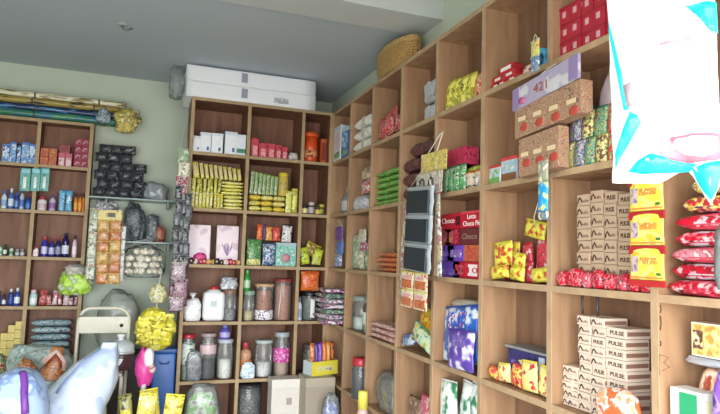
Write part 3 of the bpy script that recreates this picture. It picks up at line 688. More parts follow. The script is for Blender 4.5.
G = 'green and white packets in a row'
zt = xp(455, 167, 1.44).z-ZR[2]-TH
for i, q in enumerate(split(R(439, 168, 463, 191, 1, x=1.405), 4)):
    pouch('green and white packet, %s from left in the row by the food cups' % ORD[i], 'packet', Pl(q.x, q.y, q.z, q.w*1.02, zt-.006, q.rz), .035, ['#3a9050', '#58a868', '#e0ecd8', '#2a6a3a'], grp=G, panel=['#e8f0e0', '#58a868'], pr=(-.6, .6, -.7, .0))
p = R(440, 150, 443, 165, x=1.46)
r0 = R(462, 171, 481, 186, 1, x=1.41)
for i, q in enumerate(split(r0, 2)):
    w_ = q.w; h_ = r0.h
    r = thing('food_cup', '%s food cup with orange lid beside the green packets' % ['left', 'right'][i] + (', round emblem on it' if i else ''), 'cup', q.at(w_), (0, 0, q.rz), 'orange lidded food cups')
    mesh('cup_body', L([(0, 0), (w_*.36, 0), (w_*.48, h_*.85), (w_*.5, h_*.87), (w_*.5, h_*.9), (0, h_*.9)], 18), printed(['#e0dcd0', '#c8c0a8', '#f0ece4'], 30), r)
    mesh('lid', L([(0, h_*.9), (w_*.52, h_*.9), (w_*.52, h_*.96), (w_*.45, h_), (0, h_)], 18), plain('#d07038', .4), r)
    mesh('label_band', L([(w_*.40, h_*.2), (w_*.405, h_*.2), (w_*.478, h_*.72), (w_*.47, h_*.72)], 18), printed(['#d88840', '#e8e0d0', '#3a3a3a'], 30), r)
    if i:
        bm = L([(0, 0), (w_*.22, 0), (w_*.22, .002), (0, .002)], 16); bmesh.ops.rotate(bm, verts=bm.verts, matrix=Matrix.Rotation(PI/2, 3, 'X')); bmesh.ops.translate(bm, verts=bm.verts, vec=(0, -w_*.46, h_*.42))
        mesh('round_emblem', bm, plain('#f0f0f0'), r)
for i, q in enumerate(split(R(458, 164, 480, 170, None, x=1.42, zb=r0.z+r0.h+.002), 2)):
    flatpack('yellow green flat packet lying on the food cups, %s of two' % ['left', 'right'][i], 'packet', Pl(q.x, q.y, q.z, q.w, .026, q.rz), .09, ['#c8c040', '#8aa040', '#e0d870'], grp='flat packets on the food cups')
# chocolate boxes
CR = ['#c01c34', '#c01c34', '#a81428']
def cb(label, u0, v0, u1, v1, zb, c, d=.11, x=1.405, **k):
    return carton(label, 'box', R(u0, v0, u1, v1, None, x, zb), d, c, name='chocolate_box', **k)
Zb = ZR[3]+TH
h1 = xp(468, 262, 1.405).z-Zb; h1 = .075
def row(zb, h, items):
    for (lab, a, b, c, k) in items:
        q = R(a, 200, b, 210, None, 1.405, zb); q.h = h; q.z = zb
        # width taken at the row's own height
        va = 207-0
        carton(lab, 'box', q, .11, c, name='chocolate_box', **k)
H = (xp(468, 211, 1.405).z-Zb)/4.0
row(Zb, H*.97, [('purple chocolate box bottom left of the stack', 434, 453, ['#4a2a90', '#5a3aa8'], dict(front=['#c8b8a0', '#5a3aa8'], fr=(.1, .9, .15, .5))),
               ('red chocolate box with pale oval print, bottom row middle', 454, 466.5, CR, dict(words='16', fr=(.2, .8, .2, .8), front=['#d8a0a8', '#b02038'], wc='#6a1a2a')),
               ('red chocolate box with white panel, bottom row right', 467, 481, CR, dict(words='10', front='#f0e4e4', fr=(.15, .8, .15, .85), wc='#c01c34'))])
row(Zb+H, H*.97, [('purple chocolate box in the second row, left', 434, 447.5, ['#5a30a0', '#6a48b8', '#4a2288'], dict(front=['#d8d0e8', '#6a48b8'], fr=(.1, .6, .3, .6))),
                 ('purple chocolate box in the second row, middle', 448, 464, ['#5a30a0', '#7048b8'], dict(front=['#c8a878', '#6a48b8', '#e0d8f0'], fr=(.2, .9, .25, .7))),
                 ('orange brown chocolate box in the second row, right', 464.5, 481, ['#a84838', '#c86848', '#8a3030'], dict(front=['#d88858', '#b84838'], fr=(.2, .8, .2, .8)))])
row(Zb+2*H, H*.97, [('dark red chocolate box standing left in the third row', 434, 445, ['#9a1a30', '#b83048'], dict(front=['#d8a8b0', '#9a1a30', '#4a1020'], fr=(.2, .8, .15, .85))),
                   ('dark red chocolate box, second from left in third row', 445.5, 456, ['#a01c34', '#b83048', '#5a1424'], dict(front=['#e8c8c8', '#a01c34', '#e0a050'], fr=(.25, .75, .15, .85))),
                   ('brown chocolate box with faint pale lettering in third row', 460, 481, ['#5a2028', '#6a2c30'], dict(words='Choco', wc='#a88878', side='#d8b890'))])
row(Zb+3*H, H*.97, [('red box lettered in white at the left of the top row', 434, 454, CR, dict(words='Choco', wr=(.4, .55, .6, .35), front='#5a1a24', fr=(.75, .95, .2, .8))),
                   ('red box lettered Lotte Choco Pie at right of top row', 454.5, 481.5, CR, dict(words='Lotte\nChoco Pie', wr=(.54, .47, .86, .72), flap='#d84a5a', side='#a01428'))])
# blue and purple detergent bags
DB = ['#2458b8', '#2e66c8', '#3a74d0', '#e4ecf4']
def dbag(label, u0, v0, u1, v1, x, d, cs, pn, tilt=0, lean=.1, zb=None, pr=(-.5, .5, .2, .8), row=3, **k):
    return pouch(label, 'bag', R(u0, v0, u1, v1, row if zb is None else None, x, zb), d, cs, name='detergent_bag', panel=pn, tilt=tilt, lean=lean, pr=pr, wr=.3, scale=13, **k)
dbag('large blue and white detergent bag bulging out of the shelf', 433, 311, 467, 372, 1.387, .065, DB, ['#2858c0', '#2858c0', '#c03a70', '#e8f0f8'], -.12, grp=None)
dbag('purple and white detergent bag right of the blue one', 454, 336, 482, 381, 1.342, .04, ['#54389a', '#5e44a4', '#7a60b8', '#e0dcf0'], ['#d8d4ec', '#5a3a9a', '#8a70c8'], -.05, .05)
dbag('pale aqua and white detergent bag behind the purple one', 460, 306, 482, 345, 1.46, .06, ['#d0e4e4', '#a8ccc8', '#f0f4f4', '#8ab0b0'], ['#f0f4f4', '#b8d0d0', '#8a4a50'], .05, .08)
p = R(438, 299, 478, 314, None, 1.42, zb=xp(458, 314, 1.42).z); bag('clear plastic bag with pale contents on top of the detergent bags', 'bag', p, .11, None, film=clear('#d8d0bc', .35, .3), contents=['#c8b898', '#e0dcd0', '#90a890'])
# lowest row of column 5
for i, (a, b, c, e) in enumerate([(436, 384, 452, 404), (450, 383, 466, 410), (464, 386, 482, 414)]):
    dbag('white and green packet, %s from the left in the lowest compartment' % ORD[i], a, b, c, e, 1.39, .06, ['#e8eeec', '#f4f6f6', '#b8d4c4', '#3a8a60'], ['#f0f4f0', '#3a8a60', '#d8e8e0'], [-.07, .06, -.06][i], .03, grp='white and green packets at the bottom', row=4, pr=(-.6, .8, -.8, -.1))
pk('dark red packet behind the white and green packets', 464, 379, 476, 395, 4, ['#8a2030', '#a84050', '#5a1420'], x=1.47, d=.04)
# --- column 4
for k in range(2):
    p = R(421, 80+22*k, 436, 98+22*k, None, 1.44, zb=None)
    z_ = [xp(428, 101, 1.44).z, ZR[1]+TH][k]; h_ = [xp(428, 79, 1.44).z-z_, xp(428, 103, 1.44).z-z_][k]
    r = thing('wrapped_block', 'grey plastic wrapped block, %s of two in the top compartment' % ['upper', 'lower'][k], 'packet', Pl(1.44, p.y, z_, p.w, h_-.003, -PI/2).at(.09), (0, 0, -PI/2), 'grey wrapped blocks')
    mesh('wrapping', pillow(p.w*1.05, h_-.003, .09, .15, seed=60+k, pw=7), printed(['#a8acb0', '#c4c8cc', '#8a8e92'], 14, .3), r)
    mesh('tape_band', B(-p.w*.1, p.w*.1, -.047, -.04, h_*.1, h_*.85), plain('#b8bcc0', .3), r, smooth=False)
# maroon packets
G = 'dark maroon packets heaped behind the hanging strips'
MAR = ['#4a2028', '#5a2a30', '#3a181e', '#8a5a58']
for k in range(4):
    for i in range(3):
        a = 400+11.5*i; zb_ = ZR[2]+TH+.0785*k; p = R(a, 170, a+11.5, 176, None, 1.405, zb_)
        if k == 3 and i == 0: continue
        flatpack('dark maroon packet, %s from the left in the %s layer of the heap' % (ORD[i], ['lowest', 'second', 'third', 'top'][k]), 'packet', Pl(1.39, p.y, zb_, p.w*.95, .077, -PI/2), .12, MAR, grp=G, turn=.02*((i+k) % 3-1), wr=.2, panel=['#6a3a40', '#4a2028'], scale=40)
# lower compartments
dbag('bright yellow detergent bag leaning under the food sachets', 411, 318, 433, 350, 1.42, .07, ['#e0b828', '#e8cc50', '#c89a20'], ['#e8cc50', '#c8701c', '#e0b828'], .2, .1, row=3)
dbag('green and teal packet lying in front of the yellow bag', 410, 338, 432, 365, 1.375, .06, ['#5aa08a', '#c8dcc8', '#d8d060', '#2f7a70'], ['#3a8a7a', '#e0e8c0', '#5aa08a'], .3, .1)
dbag('dark blue and white packet at the left beside the teal one', 397, 338, 411, 357, 1.38, .05, ['#3a4a80', '#8a98b8', '#d0d8e0', '#28345c'], ['#b8c4d8', '#3a4a80'], -.2, .1)
pk('small pink red packet at the bottom of the fourth column', 417, 398, 432, 412, 4, ['#b83858', '#d86a80', '#e8d0d0'], x=1.40, d=.05)
pk('dark small packet left of the pink one at the bottom', 406, 398, 417, 412, 4, ['#5a3a38', '#8a6a58', '#b8a890'], x=1.41, d=.05)
# --- column 3
G = 'red snack packets heaped in the top compartment, third column'
for i, (a, b, c, e) in enumerate([(371, 125, 381, 141), (379, 121, 390, 137), (389, 118, 400, 134), (374, 115, 386, 127), (385, 111, 398, 123)]):
    pk('red snack packet, %s from left in the %s layer, top compartment' % (ORD[i if i < 3 else i-3], ['lower', 'upper'][i > 2]), a, b, c, e, 0 if i < 3 else None, ['#b02430', '#c84048', '#e8b0a8', '#8a1820'], x=1.39+.015*(i > 2), grp=G, tilt=.2*(-1)**i, d=.06, zb=None if i < 3 else ZR[1]+TH+.09)
G = 'green packets stacked flat in a heap'
for k in range(6):
    for c in range(2):
        a = 374+12.5*c; zb = ZR[2]+TH+k*.037
        p = R(a, 185, a+12.5, 190, None, 1.40, zb)
        flatpack('green packet, %s from the bottom in the %s pile' % (ORD[k], ['left', 'right'][c]), 'packet', Pl(1.395+.006*((k+c) % 3), p.y, zb, p.w*.97, .0365, -PI/2), .13, ['#5a9a38', '#78b050', '#4a8030', '#a8c880'], grp=G, panel=['#8ac060', '#4a8030'], turn=.03*((k % 3)-1))
G = 'orange brown noodle packets lying flat'
for k in range(4):
    p = R(376+k % 2, 255, 396, 262, None, 1.40, ZR[3]+TH+k*.030)
    flatpack('orange brown noodle packet, %s from the bottom of the low pile' % ORD[k], 'packet', Pl(1.40, p.y, p.z, p.w, .0295, -PI/2), .13, ['#b85a38', '#d07848', '#98402a', '#e0a880'], grp=G, panel=['#d88858', '#b04a30'], turn=.08*((k % 3)-1))
G = 'red and white packets lying flat in the fourth row'
for k in range(3):
    p = R(368, 335, 396, 342, None, 1.39, ZR[4]+TH+k*.034)
    flatpack('red and white packet, %s from the bottom of the flat pile' % ORD[k], 'packet', Pl(1.39, p.y+.01*k, p.z, p.w*(1-.08*k), .033, -PI/2), .14, ['#b84a4a', '#d8a098', '#e8e0d8', '#8a5a4a'], grp=G, panel=['#e8e4dc', '#b84a4a', '#5a7a5a'])
bag('clear plastic bag of mixed small goods, lowest compartment of third column', 'bag', R(372, 372, 394, 408, 4, 1.40), .13, None, film=True, contents=['#a08c7c', '#b8a898', '#8a7464', '#8a9478', '#c8b8c4'], cscale=9)
# --- column 2
G = 'white paper bundles stacked in the top compartment'
for k in range(3):
    zb = ZR[1]+TH+k*.082
    p = R(352, 140, 373, 146, None, 1.395, zb); p.y = 3.78; p.w = .40
    r = thing('paper_bundle', 'white paper wrapped bundle, %s of three stacked' % ['lowest', 'middle', 'topmost'][k], 'bundle', Pl(1.395, p.y, zb, p.w, .08, -PI/2).at(.14), (0, 0, -PI/2), G)
    mesh('wrapping', pillow(p.w, .14, .08, .12, seed=80+k, axis='z', pw=8), printed(['#e4e2dc', '#f0eee8', '#d4d0c8'], 12, .7), r)
    mesh('paper_band', B(-p.w*.08, p.w*.08, -.071, -.06, .012, .068), plain('#c8c4b8', .7), r, smooth=False)
p = R(351, 194, 371, 212, 1, 1.39)
bag('silver grey foil packet heap in plastic, second column', 'bag', Pl(1.385, R(345, 203, 361, 206, x=1.39).y-.06, ZR[2]+TH, .26, .11, -PI/2), .12, ['#a8aab0', '#d0d2d8', '#7a7c84', '#e8e8ec'], scale=30, amp=.2)
bag('red and white plastic wrapped packet on the silver heap', 'bag', Pl(1.40, R(356, 190, 371, 196, x=1.40).y, ZR[2]+TH+.112, .26, .10, -PI/2), .11, ['#a82838', '#c04858', '#e8dcdc', '#7a1824'], scale=16, amp=.2)
bag('tan cloth bundle on top of the red packet, second column', 'bag', Pl(1.41, R(357, 178, 369, 182, x=1.41).y, ZR[2]+TH+.214, .17, .09, -PI/2), .10, ['#b09a80', '#c8b498', '#8a7460'], scale=10)
bottle('small grey capped bottle standing beside the silver heap', 'bottle', R(338, 187, 345, 212, 1, 1.42), '#8a8c90', '#a8a8a8', '#c0c0c4')
for i, (a, b, c, e, cs, nm) in enumerate([(348, 236, 356, 271, ['#b8c8b0', '#7aa080', '#e0e4d8'], 'pale green'), (355, 230, 362, 272, ['#d8d4c4', '#b0a890', '#f0ece0'], 'cream'), (361, 246, 368, 272, ['#5a7a58', '#8aa078', '#d8d4c4'], 'dark green')]):
    pk('%s tall packet, %s from the left in the second column' % (nm, ORD[i]), a, b, c, e, 2, cs, x=1.40, d=.05, grp='tall packets in the second column')
p = R(359, 243, 367, 251, None, 1.385); pouch('small maroon and white packet hung before the tall packets', 'packet', Pl(1.385, p.y, p.z, p.w, p.h, -PI/2), .012, ['#7a2a48', '#a04868', '#e8dce0'], name='hanging_packet')
p = R(347.5, 297, 368, 334, 3, 1.39); 
for i, q in enumerate(split(R(347, 297, 368, 334, 3, 1.395), 2)):
    jar(['clear glass jar with grey lid in the second column', 'clear glass jar with green label stripe beside it'][i], 'jar', Pl(q.x, q.y, q.z, .15, q.h, q.rz), '#8a9490', ['#b8c4bc', '#d0d8d0'], .5, ['#6aa888', '#d8e8dc'] if i else None, grp=None)
p = R(345.5, 357, 363, 391, 4, 1.36); jar('black filled jar with red lid and white label strip', 'jar', Pl(1.335, p.y-.02, p.z, .125, p.h, -PI/2), '#b82838', ['#1c1a20', '#2a2830'], 1.0, None, labz=(.2, .7), lidh=.18)
p = R(351, 394, 362, 408, None, 1.34, zb=None)
# --- column 1
for i, (a, b, cs) in enumerate([(331, 341, '#e8ecf0'), (341.5, 349, '#2f6cb4')]):
    p = R(a, 128, b, 158, 0, 1.385); p.y = [4.322, 4.143][i]; p.w = [.168, .155][i]
    r = carton('%s detergent carton with green print in the corner compartment' % ['white', 'blue'][i], 'carton', p, .1, cs, front=[['#eef0f2', '#d8c0cc', '#c8d8e8'], ['#2f6cb4', '#5a98d0', '#d8e4ec']][i], side='#3a78b8', flap='#c0d0dc', fr=(.06, .94, .3, .85), scale=16)
    mesh('green_print', B(-p.w*.4, p.w*.4, -.0525, -.049, p.h*.08, p.h*.26), printed(['#4a9068', '#8ac0a0', '#2f6a4a'], 30), r, smooth=False)
# purple blue packets, striped packets
r = strip('purple and blue packets strung together hanging in the corner column', 'sachet strip', (1.372, R(335, 240, 343, 244, x=1.372).y, xp(339, 226, 1.372).z), .17, [.11, .10, .09], [['#5a3a8a', '#8a5aa8', '#3a2a6a'], ['#3a5aa8', '#5a80c8', '#8a6ab8'], ['#d0d0dc', '#5a80b8', '#e8e8f0']], -PI/2, d=.03, string=.04, wob=.02)
G = 'striped packets bulging from the corner column'
ST = [['#2a2a5e', '#e8e8ec', '#b02a50', '#4a4a80'], ['#f0f2f0', '#5a8a58', '#2a2a60', '#f4f4f4'], ['#a82a48', '#f0ecf0', '#3a3a78', '#d88a98']]
for i in range(7):
    v = 284+i*5.6; p = R(322+2.2*(6-i)*.4, v, 346, v+8, None, 1.36)
    flatpack('striped navy, white and red packet, %s from the top of the bulging heap' % ORD[i], 'packet', Pl(1.27, 4.25, ZR[4]+TH+(6-i)*.038, .30, .0375, -PI/2), .2, ST[i % 3], grp=G, turn=.16*((i % 3)-1), scale=24, panel=ST[(i+1) % 3])
# basket on top of the unit
r = thing('wicker_basket', 'round woven wicker basket lying on top of the right shelf unit', 'basket', (1.45, 3.33, ZR[0]+.0135), (0, 0, .1))
WK = wood('#a07840', '#c8a468', (12, 12, 30))
def ring(rad, z, t): return [(rad*math.cos(2*PI*i/28), rad*math.sin(2*PI*i/28)*.34, z) for i in range(28)]
bm = bmesh.new()
for k in range(9): tube(bm, ring(.225+.035*math.sin(k/8*PI*.7), .010+k*.0165, 0), .0095, 6, True)
mesh('weave', bm, WK, r); 
bm = bmesh.new()
for i in range(22):
    a = 2*PI*i/22; tube(bm, [((.225+.035*math.sin(k/8*PI*.7)+.007)*math.cos(a), (.225+.035*math.sin(k/8*PI*.7)+.007)*math.sin(a)*.34, .004+k*.0165) for k in range(9)], .006, 5)
mesh('ribs', bm, WK, r)
mesh('rim', tube(tube(bmesh.new(), ring(.25, .155, 0), .013, 6, True), ring(.25, .168, 0), .010, 6, True), wood('#b08a50', '#d0b078', (12, 12, 12)), r)
bm = L([(0, .004), (.225, .004), (.225, .012), (0, .012)], 28)
for v in bm.verts: v.co.y *= .34
mesh('base', bm, WK, r)
r.rotation_euler = (0, 0, PI/2)
# --- strips hanging before columns 4 and 5
pt = R(419, 150, 444, 168, x=1.30); zt = xp(430, 152, 1.30).z
r = thing('hanging_sachet_strip', 'card of yellow sachets on a white string at top of the hanging strips', 'sachet card', (1.315, pt.y, zt), (0, .03, -PI/2))
mesh('string', T([(-.09, 0, -.02), (.02, .02, .085), (.035, .035, .10), (.045, .02, .085), (.03, 0, -.005)], .003, 5), STRING, r)
cd = mesh('yellow_card', B(-pt.w/2, pt.w/2, -.002, .002, -.09, 0, bev=.001), printed(['#d0b440', '#dcc868', '#a88a30', '#e8e0b0'], 30, .35), r, smooth=False)
mesh('seam', B(-pt.w/2, pt.w/2, -.003, .003, -.097, -.09), plain('#b09a50'), cd, smooth=False)
lw = mesh('lower_card', B(-pt.w*.68, pt.w*.36, -.002, .002, -.20, -.097, bev=.001), printed(['#b8b0a0', '#d0c8b8', '#8a8478', '#dcd8cc'], 25, .35), r, smooth=False)
for s in (-.42, -.05):
    bm = T([(s*pt.w-.03, -.004, -.18), (s*pt.w-.02, -.004, -.135), (s*pt.w, -.004, -.125), (s*pt.w+.02, -.004, -.135), (s*pt.w+.025, -.004, -.18)], .006, 6); mesh('printed_arch', bm, plain('#4a4648'), lw)
# dark panels in clear sleeves
px = [(409, 190, 434, 227), (407, 221, 431, 246), (405, 243, 429, 272)]
ztop = xp(421, 186, 1.285).z; zbot = xp(417, 272, 1.285).z; yc = R(407, 225, 433, 232, x=1.285).y; wv = R(407, 225, 433, 232, x=1.285).w
r = thing('hanging_dark_packet_strip', 'strip of three black packets in silvery clear sleeves hanging from a string', 'packet strip', (1.285, yc, ztop), (0, .06, -PI/2))
mesh('string', T([(-wv*.4, 0, 0), (0, .02, .10), (wv*.4, 0, 0)], .002, 5), STRING, r)
H3 = (ztop-zbot)/3
for i in range(3):
    s = mesh('clear_sleeve', drape(wv*1.04, H3*1.0, i, .006, d=.012), plain('#b8c0c6', .2, .2, var=.2, nscale=50), r, loc=(0, 0, -i*H3-.0))
    mesh('black_packet', B(-wv*.43, wv*.41, -.016, -.004, -H3*.95, -H3*.16, bev=.004), plain('#1c2a34', .4, var=.25, nscale=14), s, smooth=False)
    mesh('silver_seal', B(-wv*.49, wv*.49, -.010, .008, -H3*.1, -.004, bev=.003), plain('#b0b6bc', .3, .3), s, smooth=False)
zf = xp(414, 272, 1.288).z; zl = xp(414, 309, 1.288).z; pf = R(401, 285, 428, 292, x=1.288)
r = thing('hanging_sachet_strip', 'strip of noodle sachets showing orange food, hanging lowest below black packets', 'sachet strip', (1.288, pf.y, zf), (0, .02, -PI/2))
hh = (zf-zl)/2
for j in range(2):
    for i in range(2):
        SEED[0] += 1
        s = mesh('sachet', pillow(pf.w/2*.99, hh*.98, .012, .1, seed=SEED[0]), printed(['#e0c8a0', '#e8dcc0', '#c8583a'], 30), r, loc=((i-.5)*pf.w/2, 0, -hh*(j+1)))
        mesh('food_picture', pillow(pf.w/2, hh, .012, .1, nx=4, nz=4, seed=SEED[0], u0=-.75, u1=.75, v0=-.8, v1=.1, off=.001, front=True), printed(['#a84028', '#c8603a', '#d89050', '#8a3020'], 60), s)
        mesh('pink_mark', pillow(pf.w/2, hh, .012, .1, nx=3, nz=3, seed=SEED[0], u0=-.5, u1=.5, v0=.2, v1=.55, off=.001, front=True), plain('#e0a0a8', .4), s)
        mesh('yellow_seal', zig(pf.w/2*.98, hh*.92, hh, y=-.001), plain('#e0d840', .35), s)
mesh('string', T([(-pf.w*.3, .004, 0), (0, .01, .05), (pf.w*.3, .004, 0)], .002, 5), STRING, r)
MU = [['#c8a8a0', '#e0dcd8', '#6a9a80', '#b04a50'], ['#d8d8d8', '#b05a60', '#8aa8b0', '#e8e0d8'], ['#a86a60', '#d8c8a8', '#507a68', '#e8e4e0']]
ps = R(432, 200, 440, 205, x=1.31); zt = xp(440, 160, 1.31).z; zb_ = xp(431, 278, 1.31).z
strip('narrow strip of multicoloured sachets hanging right of the black packets', 'sachet strip', (1.318, ps.y+.012, zt), .048, [(zt-zb_)/7]*7, MU, -PI/2, tilt=-.09, wob=.006, string=.03)
ps = R(401, 240, 408, 245, x=1.31); zt = xp(405, 205, 1.31).z; zb_ = xp(401, 300, 1.31).z
strip('narrow strip of silver and red sachets hanging left of the black packets', 'sachet strip', (1.318, ps.y+.01, zt), .07, [(zt-zb_)/6]*6, [MU[1], MU[2], MU[0]], -PI/2, tilt=.05, wob=.006, string=.03)
# --- the large bag hanging near the camera at the upper right
def big():
    t0 = .90; wd, S = 102*t0/f_px, 901
    top = EYE+ray(667, -30)*t0; bot = EYE+ray(667.5, 207)*t0; hgt = (top-bot).length
    r = thing('hanging_detergent_bag', 'large white and cyan plastic bag hanging close at the upper right', 'bag', (bot.x, bot.y, bot.z), (0, -.02, -.80))
    m = plain('#f6f8fa', .3, var=.02); cy_ = plain('#1cccdc', .3, var=.05); red = plain('#dc6474', .35); grey = plain('#8a7c80', .5)
    def lift(u):  # outline of the bottom edge
        pts = [(-1, 27), (-.9, 26), (-.1, 24), (.15, 32), (.36, 37), (.5, 26), (.72, 0), (.85, 14), (1, 40)]
        for (a, b), (c, e) in zip(pts, pts[1:]):
            if a <= u <= c: return (b+(e-b)*(u-a)/(c-a))/237*hgt
        return 40/237*hgt if u > 0 else 27/237*hgt
    def warp(bm):
        for v in bm.verts:
            u = max(-1, min(1, v.co.x/(wd/2))); k = max(0, 1-v.co.z/(hgt*.45)); v.co.z += k*lift(u)
            a = v.co.z/hgt; pass
    bm = pillow(wd, hgt, .05, .45, 26, 40, S, pw=5); warp(bm); mesh('bag_film', bm, m, r)
    def patch(nm, poly, mm, off, par=None):
        """printed or shade-coloured area given by its outline (u across, v up, both 0..1 of the bag)"""
        bm = bmesh.new(); f = bm.faces.new([bm.verts.new((a, 0, b)) for a, b in poly]); bmesh.ops.triangulate(bm, faces=[f])
        for _ in range(4): bmesh.ops.subdivide_edges(bm, edges=[e for e in bm.edges if e.calc_length() > .06], cuts=1); bmesh.ops.triangulate(bm, faces=bm.faces[:])
        src = pillow(wd, hgt, .05, .45, 26, 40, S, front=True, pw=5)
        from mathutils.bvhtree import BVHTree
        warp(src); tree = BVHTree.FromBMesh(src)
        for v in bm.verts:
            x = (v.co.x-.5)*wd; z = v.co.z*hgt; hit = tree.ray_cast(Vector((x, -.2, z)), Vector((0, 1, 0)))[0]
            v.co = Vector((x, (hit.y if hit else 0)-off, z))
        src.free()
        ex = bmesh.ops.extrude_face_region(bm, geom=bm.faces[:]); bmesh.ops.translate(bm, verts=[g for g in ex['geom'] if isinstance(g, bmesh.types.BMVert)], vec=(0, .0008, 0))
        mesh(nm, bm, mm, par or r)
    def px(pts): return [((x-613.5)/106.5, (207-y)/237) for x, y in pts]
    patch('cyan_side', px([(615, 4), (618, 20), (628, 70), (634, 108), (628, 108), (621, 60), (615.5, 20)]), cy_, .0015)
    patch('cyan_corner', px([(690, 4), (719, 4), (719, 36), (712, 36), (706, 20)]), cy_, .0015)
    patch('blue_mark', px([(622, 14), (645, 18), (650, 22), (640, 29), (628, 22)]), plain('#b4ece6', .35), .0015)
    patch('blue_mark', px([(656, 23), (668, 23), (672, 26), (662, 29)]), plain('#b4ece6', .35), .0015)
    patch('red_line', px([(664, 42), (690, 41), (716, 44), (716, 47), (690, 45), (664, 44)]), plain('#d87888', .35), .0025)
    patch('grey_clip', px([(628, 82), (636, 79), (640, 104), (632, 106)]), grey, .004)
    patch('fold_shade', px([(640, 104), (655, 103), (668, 99), (660, 103), (650, 106)]), plain('#9a9294', .5), .003)  # shade of the bag's creases painted on as grey patches
    patch('fold_shade', px([(675, 85), (682, 91), (692, 97), (690, 98), (680, 92)]), plain('#9a9294', .5), .003)
    patch('cyan_patch', px([(634, 110), (641, 114), (645, 122), (640, 130), (634, 140), (622, 158), (618, 168), (618, 150), (626, 128)]), cy_, .0015)
    patch('cyan_patch', px([(630, 171), (640, 160), (652, 154), (662, 157), (680, 164), (695, 167), (688, 173), (665, 174), (645, 174)]), cy_, .0015)
    patch('cyan_patch', px([(690, 171), (700, 167), (718, 163), (718, 170), (712, 192), (706, 202), (700, 194), (694, 182)]), plain('#18b8cc', .3), .0015)
    patch('red_emblem', px([(660, 155), (666, 146), (672, 139), (690, 137), (716, 138), (718, 160), (712, 164), (690, 166), (672, 162)]), red, .0025)
    patch('white_lettering', px([(669, 152), (676, 142), (690, 140), (714, 142), (714, 155), (700, 161), (684, 158), (676, 152)]), m, .0045)
    mesh('string', T([(0, 0, hgt-.004), (.01, .0, hgt+.3), (0, 0, 2.5-bot.z), (0, -.0, 3.195-bot.z)], .003, 5), STRING, r)
big()
# ================================================================== goods in the back unit
# row 0
for i, (a, v, b, vb) in enumerate([(193, 136, 200, 151), (200, 132.5, 211, 151), (211.5, 133.5, 223, 152), (225, 132, 237, 153), (237.5, 135, 247, 153.5)]):
    p = Bk(a, v, b, vb, 0, y=4.46)
    nm = ['small white carton at the left end of the white carton row', 'white carton second from the left in the white carton row', 'white carton in the middle of the white carton row', 'tallest white carton with blue dot in the white row', 'white carton with green band at right of the white row'][i]
    r = carton(nm, 'carton', p, .12, '#dfe5ee', grp='white cartons on the top shelf', side='#4a6a9a' if i > 2 else '#8a9ac0', flap='#d0d8e4', front='#e8ecf2' if i < 4 else None, fr=(.06, .94, .06, .85))
    if i == 4: mesh('green_band', B(-p.w*.46, p.w*.46, -.0625, -.06, p.h*.12, p.h*.32), plain('#3f8a68'), r, smooth=False)
    else: mesh('blue_dot', B(p.w*.12, p.w*.32, -.0625, -.06, p.h*.12, p.h*.3, bev=.001), plain('#3a5aa0'), r, smooth=False)
for i, (a, v, b) in enumerate([(251, 138, 258.5), (259, 143, 267), (267.5, 143.5, 275), (275.5, 145, 281.5), (282, 147, 287.5)]):
    p = Bk(a, v, b, 155+i*.6, 0, y=4.46)
    carton('small red and white carton, %s from the left in the red row' % ORD[i], 'carton', p, .08, ['#b82838', '#c84050', '#8a1824'], grp='small red cartons on the top shelf', front=['#ecdede', '#d88088'], fr=(.25, .85, .08, .6))
p = Bk(289, 152, 300, 161, 0, y=4.47); bag('small heap of clear plastic beside the red cartons', 'bag', p, .10, ['#b8b4b0', '#d8d4d0', '#8a8684', '#e8e6e2'], scale=30, amp=.3)
p = Bk(305, 131, 320, 162, 0, y=4.46)
r = thing('food_tub', 'orange plastic food tub with dark lettering in the corner compartment', 'tub', p.at(p.w), (0, 0, 0))
mesh('tub_body', L([(0, 0), (p.w*.44, 0), (p.w*.47, .02), (p.w*.46, p.h*.45), (p.w*.49, p.h*.5), (p.w*.46, p.h*.55), (p.w*.45, p.h*.84), (0, p.h*.84)], 20), plain('#d85020', .35), r)
mesh('lid', L([(0, p.h*.84), (p.w*.48, p.h*.84), (p.w*.48, p.h*.93), (p.w*.36, p.h), (0, p.h)], 20), plain('#e05a28', .3), r)
mesh('label_band', L([(p.w*.475, p.h*.15), (p.w*.478, p.h*.15), (p.w*.478, p.h*.4), (p.w*.475, p.h*.4)], 20), printed(['#d85020', '#e8a070', '#7a3020'], 30), r)
p = Bk(321.5, 139, 327, 163, 0, y=4.50); carton('thin dark orange carton behind the orange food tub', 'carton', p, .1, ['#a84020', '#c05830'], front='#8a3018')
# row 1: yellow packets
YW = [['#d8d040', '#e8e490', '#c4b430', '#f0eccc'], ['#e0d848', '#d0c038', '#f0ecb8', '#a8a838'], ['#e8e4b8', '#d8d048', '#f4f0d8', '#b0a040']]
z1 = ZR[2]+TH
G = 'yellow packets standing in the bottom row'
p = Bk(188, 193, 213, 208, 1, y=4.46)
for i, q in enumerate(split(p, 7, .02)): pouch('yellow and white packet standing %s from left in the bottom row' % ORD[i], 'packet', Pl(q.x, q.y, q.z, q.w*.99, p.h, 0), .045, YW[2] if i != 3 else YW[0], grp=G, tilt=-.03+.01*i)
p2 = Bk(214, 192, 223.5, 208, 1, y=4.46)
for i, q in enumerate(split(p2, 3, .02)): pouch('yellow packet standing %s right of the white yellow ones' % ORD[i], 'packet', Pl(q.x, q.y, q.z, q.w*.99, p.h, 0), .045, YW[1], grp=G)
hq = p.h/4
for k in range(4):
    q = Bk(224, 200, 244, 205, None, y=4.455, zb=z1+k*hq); flatpack('yellow packet lying flat %s from bottom at the right' % ORD[k], 'packet', Pl(q.x, q.y, q.z, q.w, hq*.98, 0), .16, YW[k % 2], grp='yellow packets lying flat', panel=YW[2])
